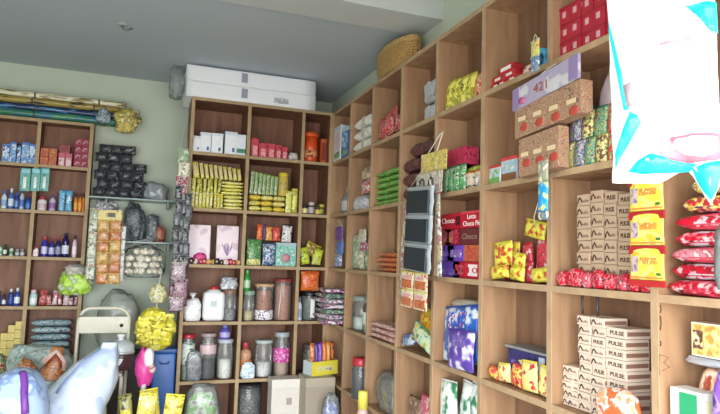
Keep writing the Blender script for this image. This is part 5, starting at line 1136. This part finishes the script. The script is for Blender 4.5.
# row 4: yellow soap stack, teal packs
for c, (a, b, v) in enumerate([(0, 7, 333), (7.2, 14.5, 325), (15, 22, 321)]):
    p = Lf(a, v, b, 350, 4); n = [3, 4, 4][c]; hh = p.h/n
    for k in range(n):
        carton('yellow soap bar, %s from bottom in the %s column' % (ORD[k], ['left', 'middle', 'right'][c]), 'soap', Pl(p.x, p.y, zr[5]+k*hh, p.w*.97, hh*.96, 0), .08, ['#d0bc60', '#dccc80', '#c0a848'], name='soap_bar', grp='yellow soap bars in stepped columns', front=['#d8c878', '#c8b058'], bev=.003)
G = 'dark teal packs lying in the lowest left shelf'
for k in range(5):
    p = Lf(29, 340, 71, 350, None, zb=zr[5]+k*.052); flatpack('teal plastic pack, %s from bottom on the low shelf' % ORD[k], 'packet', Pl(p.x, 4.915, p.z, p.w*(.98-.02*(k % 2)), .051, 0), .12, [['#4a6a78', '#8aa8b0', '#2f4a58', '#c0d0d4'], ['#5a7a80', '#a8bcc0', '#384f58']][k % 2], grp=G)
# rolls on top of the left unit
random.seed(5)
ROLLC = [('gold', ['#a8913f', '#d8c878', '#7a6828', '#f0e8b0']), ('silver gold', ['#c8c098', '#e8e4c8', '#8a7a40']), ('dark blue', ['#2a4a80', '#1c3058', '#4a80b0']), ('blue green', ['#3a78a0', '#3f8a60', '#24486a']), ('green', ['#4a8a50', '#2a5a38', '#88a858']), ('dark gold', ['#6a5c30', '#a8944a', '#3a3018']), ('blue and green', ['#24487a', '#2f7a50', '#3a68a0', '#4a9058'])]
spec = [(0, 4.93, 2.345, .034, -.98), (1, 4.96, 2.352, .04, -.02), (2, 4.925, 2.412, .03, -.1), (3, 4.98, 2.43, .035, -.06), (4, 4.905, 2.345, .028, -.1), (5, 4.94, 2.475, .03, -.14), (1, 4.985, 2.495, .026, -.03), (0, 4.92, 2.51, .024, -.28)]
zb0 = ZL[0]+.0135
spec = [('blue and green', 6, 4.915, .028, 0, -.16), ('green', 4, 4.972, .028, 0, -.12), ('dark blue', 2, 4.925, .027, 1, -.14), ('gold', 0, 4.985, .027, 1, -.06), ('dark gold', 5, 4.915, .026, 2, -.22), ('silver gold', 1, 4.965, .027, 2, -.08), ('pale gold', 1, 4.93, .024, 3, -.18)]
for i, (nm, ci, y, rad, lay, xe) in enumerate(spec):
    z = zb0+rad+lay*.050+.002; x0_, x1_ = -1.16, xe
    r = thing('wrapping_roll', '%s foil roll, %s of the rolls on the left unit' % (nm, ['lowest at the front', 'lowest at the back', 'second layer front', 'second layer back', 'third layer front', 'third layer back', 'topmost'][i]), 'roll', (x0_, y, z-rad), (0, 0, 0), 'foil rolls on the left unit')
    pts = [(t*(x1_-x0_)/9, noise.noise(Vector((t, i, 0)))*.004, rad+noise.noise(Vector((t, i, 5)))*.003) for t in range(10)]
    mesh('roll', T(pts, rad, 10), printed(ROLLC[ci][1], 22, .2, 1, (.25, 1.5, 1.5)), r)
    mesh('end_cap', T([(x1_-x0_-.002, 0, rad), (x1_-x0_+.006, 0, rad)], rad*.75, 10), plain('#8a7a50', .4), r)
    for k in range(2): mesh('tie_band', T([((x1_-x0_)*(.35+.45*k), 0, rad), ((x1_-x0_)*(.35+.45*k)+.012, 0, rad)], rad*1.06, 10), plain('#4a4a48', .3), r)
p = Yp(112, 107, 137, 131, 4.86); bag('crumpled gold foil bunch at the end of the rolls', 'foil', Pl(p.x+.01, 4.78, zb0-.06, p.w, p.h*1.05, 0), .09, ['#a89038', '#d0bc60', '#6a5a28', '#e8dc98'], name='hanging_foil_bunch', amp=.4, scale=22)
p = Yp(95, 110, 112, 128, 4.88); bag('blue and clear foil bunch beside the gold foil bunch', 'foil', Pl(p.x, 4.80, zb0, p.w*.9, p.h*.8, 0), .07, ['#4a6888', '#a8b8c4', '#2a4058', '#d0dce0'], name='hanging_foil_bunch', amp=.4, scale=20)

# ================================================================== between the units, on the back wall
r = thing('glass_wall_shelf', 'glass wall shelf on the back wall with dark packets on it', 'shelf', (.03, 4.95, 1.745), (0, 0, 0))
gs = plain('#7f9492', .3)
mesh('glass_pane', B(-.42, .24, -.11, .105, 0, .012), gs, r, smooth=False)
for s in (-.3, .15): mesh('bracket', B(s-.008, s+.008, -.06, .107, -.05, -.001), plain('#8a9290', .5), r, smooth=False)
zg = 1.7585
DK = [['#1c1e22', '#2c3036', '#6a6e74', '#121316'], ['#202226', '#3a3e44', '#101114', '#88888c']]
random.seed(3)
k_ = 0
for rw in range(6):
    for c in range(4 if rw < 4 else 3):
        u_ = 95+12.4*c+(3 if rw % 2 else 0); w_ = .105
        pouch('black packet, %s from the left in %s layer of the dark pile' % (ORD[c], ['lowest', 'second', 'third', 'fourth', 'fifth', 'topmost'][rw]), 'packet', Pl(yp(u_+5, 180, 4.88).x, 4.87+.01*(rw % 2), zg+rw*.068, w_*.90, .067, 0), .09, DK[k_ % 2], grp='black packets piled on the glass shelf', tilt=random.uniform(-.04, .04), scale=40); k_ += 1
p = Yp(143, 180, 169, 199, 4.90); bag('grey clear plastic bag on the glass shelf right of black packets', 'bag', Pl(p.x, 4.88, zg, p.w, p.h, 0), .14, None, film=clear('#a8b0b4', .4), contents=['#7a8288', '#a8b0b4', '#5a6268', '#c8d0d4'], amp=.3)
# second shelf with dark bags and bulbs
r = thing('glass_wall_shelf', 'lower wall shelf holding dark plastic bags behind the gold strip', 'shelf', (.05, 4.95, 1.415), (0, 0, 0))
mesh('glass_pane', B(-.34, .24, -.11, .105, 0, .012), gs, r, smooth=False)
for s in (-.25, .15): mesh('bracket', B(s-.008, s+.008, -.06, .107, -.05, -.001), plain('#8a9290', .5), r, smooth=False)
zg2 = 1.4285
p = Yp(122, 205, 146, 245, 4.9); bag('dark grey crumpled plastic bag on the lower wall shelf', 'bag', Pl(p.x, 4.86, zg2, p.w, p.h, 0), .17, ['#2c3236', '#4a5054', '#7a8286', '#1c2022'], amp=.35, scale=22)
p = Yp(145, 212, 160, 244, 4.9); bag('grey and black plastic bag right of the dark one', 'bag', Pl(p.x, 4.87, zg2, p.w, p.h*.9, 0), .14, ['#3a4044', '#6a7276', '#22282a', '#98a0a4'], amp=.3, scale=24)
p = Yp(155, 223, 166, 239, 4.84); bag('dull red brown packet at the right on the lower wall shelf', 'bag', Pl(p.x, 4.86, zg2, p.w, p.h*1.1, 0), .1, ['#8a4a38', '#a86850', '#5a3028'], amp=.2)
p = Yp(95, 203, 122, 212, 4.9); bag('clear and violet plastic bags above the gold strip', 'bag', Pl(p.x-.02, 4.9, 1.64, p.w, .10, 0), .12, ['#8a8a98', '#c8c8d0', '#4a4458', '#e0e0e8'], name='hanging_plastic_bag', amp=.35)
# bulbs in a hanging clear bag
p = Yp(121, 247, 165, 276, 4.80)
r = bag('clear hanging bag full of white bulbs below the wall shelf', 'bag', Pl(p.x, 4.70, p.z-.01, p.w*1.05, p.h*1.15, 0), .2, None, film=clear('#e0e4e0', .93, .2), name='hanging_clear_bag', amp=.12, seed=77)
mesh('handles', T([(-.1, 0, p.h*1.0), (-.05, .06, p.h*1.25), (0, .1, p.h*1.3), (.05, .06, p.h*1.25), (.1, 0, p.h*1.0)], .006, 6), clear('#c8ccc8', .4), r)
random.seed(9); cnt = 0
for rw in range(4):
    for c in range(7 if rw % 2 == 0 else 6):
        xx = p.x+(c-(3 if rw % 2 == 0 else 2.5))*p.w*.125; zz = p.z+.018+rw*.049
        if rw == 3 and c in (0, 5): continue
        k = .026+random.uniform(-.003, .003)
        o = thing('garlic_bulb', '%s white bulb in %s layer inside the clear hanging bag' % (ORD[c], ['the lowest', 'the second', 'the third', 'the top'][rw]), 'bulb', (xx, 4.765+random.uniform(-.015, .01), zz), (random.uniform(-.6, .6), random.uniform(-.6, .6), 0), 'white bulbs in the clear bag')
        bm = L([(0, 0), (k*.6, .002), (k, k*.6), (k*.85, k*1.15), (k*.35, k*1.6), (k*.15, k*1.9), (0, k*2.0)], 10)
        mesh('bulb', bm, printed(['#e8dcc8', '#f4ecdc', '#c8b8a0'], 30, .5), o); mesh('root_end', L([(0, -.002), (k*.3, -.002), (k*.25, .003), (0, .003)], 8), plain('#a89070'), o)
# gold sachet strip
pt = Yp(96, 205, 121, 222, 4.62); zt = yp(108, 210, 4.62).z; zb_ = yp(106, 284, 4.62).z; w_ = pt.w*.98
r = thing('hanging_sachet_strip', 'wide strip of gold and orange sachets hanging left of the bulbs', 'sachet strip', (yp(108, 245, 4.62).x, 4.62, zt), (0, -.03, 0))
GD = [['#b88a38', '#d0a858', '#8a5a28', '#d8c088'], ['#b87038', '#c89050', '#8a4a28', '#d8b080'], ['#c07840', '#a86030', '#d8a868']]
hd = mesh('header_card', B(-w_/2, w_/2, -.002, .002, -.07, 0, bev=.001), printed(['#b8a040', '#c8b458', '#9a8030'], 20), r, smooth=False)
mesh('header_mark', B(-w_*.1, w_*.22, -.004, -.001, -.05, -.02), plain('#4a4a44'), hd, smooth=False)
mesh('string', T([(-w_*.4, 0, 0), (0, .03, .06), (w_*.4, 0, 0)], .002, 5), STRING, r)
n = 6; hh = (zt-.07-zb_)/n
for k in range(n):
    for c in range(2):
        SEED[0] += 1; s = mesh('sachet', pillow(w_/2*.99, hh*.98, .02, .2, seed=SEED[0]), printed(GD[(k+c) % 3], 30), r, loc=((c-.5)*w_/2, 0, -.07-hh*(k+1)))
        mesh('seal', zig(w_/2, hh*.9, hh*.99, y=-.002), plain('#d0b070', .3), s)
strip('narrow strip of greenish white sachets left of the gold strip', 'sachet strip', (yp(92, 245, 4.64).x, 4.64, yp(92, 208, 4.64).z), .06, [.085]*6, [['#b8bca8', '#7a8a68', '#d8d8cc', '#a86a60'], ['#8a9878', '#c8ccb8', '#6a6a60']], 0, string=.04)
p = Yp(118, 226, 124, 270, 4.66); strip('clear silvery sachet strip right behind the gold strip', 'sachet strip', (p.x, 4.67, yp(121, 226, 4.66).z), .055, [.1]*4, [['#c8ccd0', '#e8eaec', '#9aa0a6']], 0, string=.04)
# clear bags lower
p = Yp(96, 288, 141, 322, 4.75); bag('large pale clear plastic bag behind the folding chair', 'bag', Pl(p.x, 4.64, .62, p.w, yp(118, 289, 4.7).z-.62, 0), .24, None, film=clear('#b8c0b8', .45), contents=['#b8bab0', '#f0eee4', '#dcd0bc', '#c4c8be'], amp=.2, scale=8, cscale=9)
tag(mesh('wooden_crate', B(-.22, .16, 4.66, 4.96, 0, .60, bev=.006), plain('#4a443e', .8)), 'dark low block behind the chair carrying the pale clear bag', 'crate')
p = Yp(146, 283, 170, 303, 4.45); bag('small clear bag with yellow packets above the big yellow bag', 'bag', Pl(p.x, 4.44, p.z, p.w*.8, p.h, 0), .1, ['#c8c470', '#e8e4b8', '#a89838', '#d8d8cc'], name='hanging_plastic_bag', amp=.3, scale=24)
p = Yp(170, 262, 188, 306, 4.36); strip('pinkish grey sachet bunch hanging lowest beside the back unit', 'sachet strip', (p.x-.01, 4.33, yp(176, 262, 4.33).z), .10, [.12, .12, .1], [['#8a6a7a', '#b8a4ae', '#4a2438', '#d0c8cc'], ['#70485c', '#a88a98', '#3a1828']], 0, name='hanging_sachet_bunch', d=.04, string=.05, wob=.015)
# yellow bag
p = Yp(135, 306, 178, 349, 4.33)
r = bag('bulging bright yellow packet bag hanging beside the back unit', 'bag', Pl(p.x-.01, 4.18, p.z, p.w*.98, p.h, 0), .2, ['#dccf1c', '#e4da38', '#c8b818', '#ece680'], name='hanging_packet_bag', amp=.2, scale=12, flat=.95)
bm = bmesh.new(); random.seed(21)
for i in range(34):
    a, b = random.uniform(-.8, .8), random.uniform(.15, .9); c = (a*p.w*.42*math.sin(b*PI)**.5, -.085*math.sin(b*PI)**.5-.012, b*p.h)
    q = bmesh.ops.create_grid(bm, x_segments=2, y_segments=2, size=.045)
    mt = Matrix.Translation(c) @ Matrix.Rotation(random.uniform(-1, 1), 4, 'Z') @ Matrix.Rotation(PI/2+random.uniform(-.5, .5), 4, 'X') @ Matrix.Diagonal((1.2, .28, 1, 1))
    bmesh.ops.transform(bm, matrix=mt, verts=q['verts'])
ret = bmesh.ops.extrude_face_region(bm, geom=bm.faces[:]); bmesh.ops.translate(bm, verts=[g for g in ret['geom'] if isinstance(g, bmesh.types.BMVert)], vec=(0, .003, 0))
mesh('loose_packets', bm, printed(['#e8dc30', '#f0e870', '#a89820'], 20), r, stuff=True)
mesh('string', T([(0, 0, p.h*.97), (0, .01, p.h+.1), (.02, .02, p.h+.25)], .003, 5), STRING, r)
# blue bin, pink bag, yellow carton
p = Yp(152, 349, 175, 398, 4.46)
r = thing('plastic_bin', 'tall blue plastic bin beside the back unit', 'bin', (p.x, 4.54, 0), (0, 0, 0))
w_ = p.w; zt = yp(163, 349, 4.46).z
mesh('bin_body', B(-w_/2, w_/2, -.08, .08, 0, zt-.03, bev=.012), plain('#2a62b0', .4), r)
mesh('rim', B(-w_*.53, w_*.53, -.088, .088, zt-.03, zt, bev=.006), plain('#2a5aa0', .4), r)
mesh('handle', T([(-.03, -.084, zt-.09), (-.025, -.1, zt-.1), (.025, -.1, zt-.1), (.03, -.084, zt-.09)], .005, 6), plain('#24508c'), r)
p = Yp(132, 350, 153, 392, 3.95)
r = bag('magenta pink and white plastic bag hanging from the chair side', 'bag', Pl(p.x+.01, 3.93, p.z+.03, p.w*.95, p.h*.95, 0), .08, ['#d02888', '#d84898', '#b01868'], name='hanging_carrier_bag', amp=.18, scale=6, flat=.9)
bm = lump(bmesh.new(), p.w*.5, .085, p.h*.42, 8, .15, 3); mesh('white_patch', bm, printed(['#f0ecee', '#e4dce0'], 10), r, loc=(.022, -.006, p.h*.5))
bm = lump(bmesh.new(), p.w*.34, .085, p.h*.2, 9, .2, 3); mesh('brown_print', bm, printed(['#b08a78', '#d8c0b0', '#7a5a50'], 30), r, loc=(.045, -.008, p.h*.34))
bm = lump(bmesh.new(), p.w*.3, .06, p.h*.2, 4, .3, 2); mesh('grey_bottom', bm, printed(['#a89ca0', '#d0c8cc'], 20), r, loc=(0, 0, -.03))
p = Yp(123, 393, 177, 420, 4.05)
G = 'yellow packets lying at the bottom of the picture'
for i, (a, b, v, t) in enumerate([(131, 152, 396, .12), (146, 167, 394, -.15), (158, 180, 397, .12), (122, 138, 399, -.12)]):
    q = Yp(a, v, b, 420, 3.76); pouch('%s packet, %s from the left in the bottom yellow carton' % (['yellow', 'yellow', 'yellow', 'olive green'][i], ['second', 'third', 'fourth', 'first'][i]), 'packet', Pl(q.x, 3.745+.075*(i % 2), .2, q.w*.9, yp((a+b)/2, v, 3.76).z-.2, 0), .06, [['#d8cc28', '#ece470', '#b8a020', '#f4f0c8']]*3+[['#6a6a38', '#a8a460', '#3a3a24']] and ([['#d8cc28', '#ece470', '#b8a020', '#f4f0c8'], ['#e0d438', '#c8b020', '#f0ecb0'], ['#d8d030', '#e8e468', '#a89418'], ['#6a6a38', '#a8a460', '#3a3a24']][i]), grp=G, tilt=t, panel=['#f0ecc0', '#d8c828', '#b88a18'])
q = Yp(123, 400, 178, 420, 3.74)
r = carton('low yellow printed carton holding packets at the bottom edge', 'carton', Pl(q.x, 3.73, 0, q.w*1.02, .19, 0), .18, ['#d8cc38', '#a89828', '#e8e490'], front=['#e0d860', '#8a7a28'])
# folding chair with rice cooker
def folding_chair():
    y = 4.2; xl, xr = yp(75, 350, y).x, yp(127, 350, y).x; cx = (xl+xr)/2; hw = (xr-xl)/2; zt = yp(100, 308, y).z; zs_ = yp(115, 362, y).z-.02
    r = thing('folding_chair', 'beige metal folding chair with arched back frame', 'chair', (cx, y, 0), (0, 0, 0)); m = plain('#c8c4b4', .35); rt = .011
    pts = [(-hw, .02, .0), (-hw, .06, zs_), (-hw, .10, zt-.10)]
    for k in range(7):
        a = PI-k*PI/6*.5; pts.append((-hw+.08+.08*math.cos(a), .105, zt-.09+.08*math.sin(a)))
    pts2 = [(-x, yy, z) for x, yy, z in reversed(pts)]
    mesh('back_frame', T(pts+pts2, rt, 8), m, r)
    mesh('backrest', B(-hw+.004, hw-.004, .084, .096, yp(100, 335, y).z, yp(100, 318, y).z, bev=.004), m, r, smooth=False)
    mesh('bolt', L([(0, 0), (.012, 0), (.012, .006), (0, .006)], 10), plain('#2a2a2a'), r, loc=(hw-.045, .082, yp(100, 327, y).z), rot=(PI/2, 0, 0))
    mesh('seat', B(-hw+.015, hw-.015, -.30, .04, zs_-.018, zs_, bev=.008), m, r, smooth=False)
    for s in (-1, 1):
        mesh('leg', T([(s*(hw-.02), -.24, zs_-.03), (s*(hw-.03), .30, .0)], rt, 8), m, r)
        mesh('front_leg', T([(s*(hw), .055, zs_-.02), (s*hw, -.20, .0)], rt, 8), m, r)
    mesh('stretcher', T([(-hw+.03, .18, .14), (hw-.03, .18, .14)], .008, 8), m, r); mesh('stretcher', T([(-hw, -.12, .20), (hw, -.12, .20)], .008, 8), m, r)
    # cooker on the seat
    c = thing('rice_cooker', 'dark brown rice cooker with translucent lid on the chair seat', 'cooker', (yp(120, 355, y-.12).x, y-.14, zs_+.001), (0, 0, 0)); R_ = (yp(134, 352, y-.1).x-yp(106, 352, y-.1).x)/2; hb = .10; ht = yp(120, 334, y-.14).z-zs_
    mesh('cooker_body', L([(0, 0), (R_*.9, 0), (R_, .012), (R_*1.02, hb*.9), (R_*1.0, hb), (0, hb)], 24), plain('#4a3034', .3), c)
    mesh('steel_rim', L([(R_*.98, hb), (R_*1.04, hb), (R_*1.04, hb+.012), (R_*.95, hb+.014), (0, hb+.014)], 24), plain('#c8ccd0', .3, .3), c)
    mesh('lid', L([(R_*1.0, hb+.014), (R_*1.0, ht*.68), (R_*.8, ht*.76), (R_*.45, ht*.82), (0, ht*.84)], 24), plain('#c4ccd0', .25), c)
    mesh('knob', L([(R_*.2, ht*.83), (R_*.2, ht*.9), (R_*.3, ht*.94), (R_*.25, ht), (0, ht)], 14), plain('#d8dcde', .3), c)
    bm = bmesh.new(); v = [bm.verts.new(q_) for q_ in ((-.022, 0, .02), (.022, 0, .02), (.014, 0, -.004), (0, 0, -.022), (-.014, 0, -.004))]; f_ = bm.faces.new(v)
    e_ = bmesh.ops.extrude_face_region(bm, geom=[f_]); bmesh.ops.translate(bm, verts=[g for g in e_['geom'] if isinstance(g, bmesh.types.BMVert)], vec=(0, .006, 0))
    mesh('white_emblem', bm, plain('#e8e4e4'), c, smooth=False, loc=(.0, -R_*1.03, hb*.55))
folding_chair()
# ------------------------------------------------------------------ sacks in the foreground
def sack(label, cx, cy, w, d, h, cs, tilt=0, lean=0, seed=1, scale=6, neck=None, amp=.12, stitch=None, flat=.95, zz=0, rough=.45):
    r = thing('woven_sack', label, 'sack', (cx, cy, zz), (-lean, tilt, 0))
    bm = bmesh.new(); lump(bm, w, d, h, seed, amp, 4, flat, 1.3)
    for v in bm.verts:
        n_ = noise.noise(Vector((v.co.x*14, v.co.y*14, v.co.z*5))+Vector((seed, 0, 0))); v.co += v.co.normalized()*n_*.012
    mesh('sack_body', bm, printed(cs, scale, rough, 2), r)
    if neck:
        nx_, nz_ = neck; a = Vector((nx_*.55, 0, h*.86)); b = Vector((nx_, 0, nz_))
        bm = bmesh.new(); tubepts = []
        for k in range(7):
            t = k/6; tubepts.append((a.lerp(b, t), w*.24*(1-t)**.9+.035+(.03 if k == 6 else 0)))
        rings = []
        for c, rd in tubepts: rings.append([bm.verts.new(c+Vector((math.cos(2*PI*i/14)*rd*(1+.15*math.sin(i*3)), math.sin(2*PI*i/14)*rd*.7, math.sin(i*2.4)*.01))) for i in range(14)])
        for p_, q_ in zip(rings, rings[1:]):
            for i in range(14): bm.faces.new((p_[i], p_[(i+1) % 14], q_[(i+1) % 14], q_[i]))
        bm.faces.new(rings[-1]); mesh('neck', bm, printed(cs, scale, rough, 2), r)
    if stitch:
        bm = T([(-w*.36, -d*.30, h*.12), (-w*.38, -d*.34, h*.45), (-w*.25, -d*.36, h*.75), (-.02, -d*.30, h*.92)], .009, 6); mesh('blue_seam', bm, plain(stitch), r)
    return r
def spine_sack(label, pts, cs, seed, seam, name='woven_sack', scale=5):
    """sack that leans: rings (x, y, z, half width, half depth) from the floor to its gathered top"""
    x0, y0 = pts[0][0], pts[0][1]
    r = thing(name, label, 'sack', (x0, y0, 0), (0, 0, 0)); bm = bmesh.new(); rings = []; N = 40; M = len(pts)
    def at(t):
        t *= M-1; i = min(int(t), M-2); f = t-i; f = f*f*(3-2*f)*.5+f*.5
        return [a+(b-a)*f for a, b in zip(pts[i], pts[i+1])]
    for k in range(N+1):
        x, y, z, a, b = at(k/N); ring_ = []
        for i in range(32):
            an = 2*PI*i/32; c, s_ = math.cos(an), math.sin(an)
            q = 1+.12*noise.noise(Vector((c*1.5+seed, s_*1.5, z*7)))+.07*noise.noise(Vector((c*4+seed, s_*4, z*13)))+.09*(.3-abs(noise.noise(Vector((c*3, s_*3+seed, z*6+x*4)))))
            ring_.append(bm.verts.new((x-x0+math.copysign(abs(c)**.8, c)*a*q, y-y0+math.copysign(abs(s_)**.8, s_)*b*q, z)))
        rings.append(ring_)
    for p_, q_ in zip(rings, rings[1:]):
        for i in range(32): bm.faces.new((p_[i], p_[(i+1) % 32], q_[(i+1) % 32], q_[i]))
    bm.faces.new(rings[0]); bm.faces.new(rings[-1])
    line = [rings[k][seam[0]].co.copy() for k in range(seam[1], seam[2], 2)]
    mesh('sack_body', bm, printed(cs, scale, .5, 2), r)
    return r, line
yk = 3.6
def sp(u, v, hw, hd): q = yp(u, v, yk); return (q.x, yk, q.z, hw, hd)
b0 = sp(72, 408, .172, .15)
r, line = spine_sack('large white woven sack leaning with its top against the chair', [(b0[0]-.01, yk, .001, .18, .14), (b0[0]-.01, yk, .15, .19, .16), b0, sp(81, 390, .158, .15), sp(90, 374, .134, .13), sp(97, 362, .105, .10), sp(105, 352, .066, .08), sp(109, 346, .045, .05), sp(110, 342, .042, .05)], ['#bccadf', '#cdd8ea', '#a9b8d2'], 3, (20, 16, 36))
mesh('blue_seam', T([q+Vector((0, -.008, 0)) for q in line], .007, 6), plain('#7a8ab0'), r)
yk = 3.22
b0 = sp(13, 408, .155, .14)
r, line = spine_sack('pale blue plastic sack with purple stripe at the bottom left', [(b0[0], yk, .001, .15, .13), (b0[0], yk, .2, .17, .15), b0, sp(14, 392, .135, .13), sp(18, 380, .105, .11), sp(20, 372, .065, .08), sp(20, 368, .02, .03)], ['#8aa4cc', '#a8bddd', '#7490c0', '#bccde2'], 6, (26, 14, 38), 'plastic_sack', 7)
mesh('purple_stripe', T([q+Vector((0, -.010, 0)) for q in line], .016, 8), plain('#743a98', .5), r)
yk = 3.90
r, line = spine_sack('small greyish white sack between the blue and white sacks', [(yp(45, 408, yk).x, yk+.02, .001, .09, .09), (yp(45, 408, yk).x, yk+.02, .25, .10, .10), sp(46, 408, .085, .08), sp(46, 392, .06, .07), sp(47, 381, .03, .04)], ['#c0ccd4', '#d8e0e4', '#a8b8c4'], 9, (20, 10, 30), 'plastic_sack', 8)
sack('pale teal plastic sack lying behind the orange printed bag', yp(40, 370, 4.6).x-.02, 4.58, .52, .34, yp(40, 346, 4.5).z, ['#98b4b0', '#c0d0cc', '#7a9894', '#d8e0dc'], .0, 0, 9, 12, None, .2)
p = Yp(36, 350, 60, 376, 4.15)
r = thing('printed_bag', 'orange patterned bag with white pointed border standing among the sacks', 'bag', (p.x, 4.12, p.z-.40), (-.1, .08, 0))
w_, h_ = p.w, p.h
bm = pillow(w_*1.15, h_+.42, .10, .2, 10, 12, 55)
for v in bm.verts:
    t = max(0, (v.co.z-(h_+.42)*.72)/((h_+.42)*.28)); v.co.x *= 1-.62*t
mesh('bag_body', bm, printed(['#b86030', '#c88048', '#8a4020', '#d8a070'], 30), r)
bm = T([(-w_*.46, -.055, .44), (-w_*.42, -.06, .40+h_*.6), (0, -.045, .40+h_*.98), (w_*.42, -.06, .40+h_*.6), (w_*.46, -.055, .44)], .016, 8); mesh('pale_border', bm, printed(['#e8d8d0', '#d0a8a0'], 20), r)
bm = T([(-w_*.3, -.066, .46), (-w_*.26, -.066, .40+h_*.55), (0, -.058, .40+h_*.8), (w_*.26, -.066, .40+h_*.55), (w_*.3, -.066, .46)], .007, 6); mesh('red_border', bm, plain('#a03828'), r)
p = Yp(14, 357, 38, 380, 4.2); bag('orange brown printed bag lying left of the pointed one', 'bag', Pl(p.x, 4.16, 0, p.w*1.1, yp(26, 358, 4.2).z, 0), .2, ['#a85838', '#c88858', '#7a3a28', '#d8b090'], amp=.15, scale=24, flat=.95)
p = Yp(0, 353, 14, 376, 4.0); bag('red and green printed packet bag at the left edge', 'bag', Pl(p.x-.06, 3.98, 0, p.w*1.7, yp(5, 354, 4.0).z, 0), .16, ['#b83830', '#4a7a48', '#d8c8b0', '#7a2a28'], amp=.2, scale=26, flat=.95)
# ceiling hook
r = thing('ceiling_hook', 'small metal lamp hook fixed to the ceiling', 'hook', (-.19, 3.86, 2.70), (0, 0, 0))
mesh('plate', L([(0, .045), (.03, .045), (.035, .053), (0, .053)], 14), plain('#b0b4b4', .4), r)
mesh('hook', T([(0, 0, .046), (0, 0, .03), (.02, 0, .015), (.035, 0, .022), (.06, 0, .035)], .006, 6), plain('#7a8084', .35, .5), r)
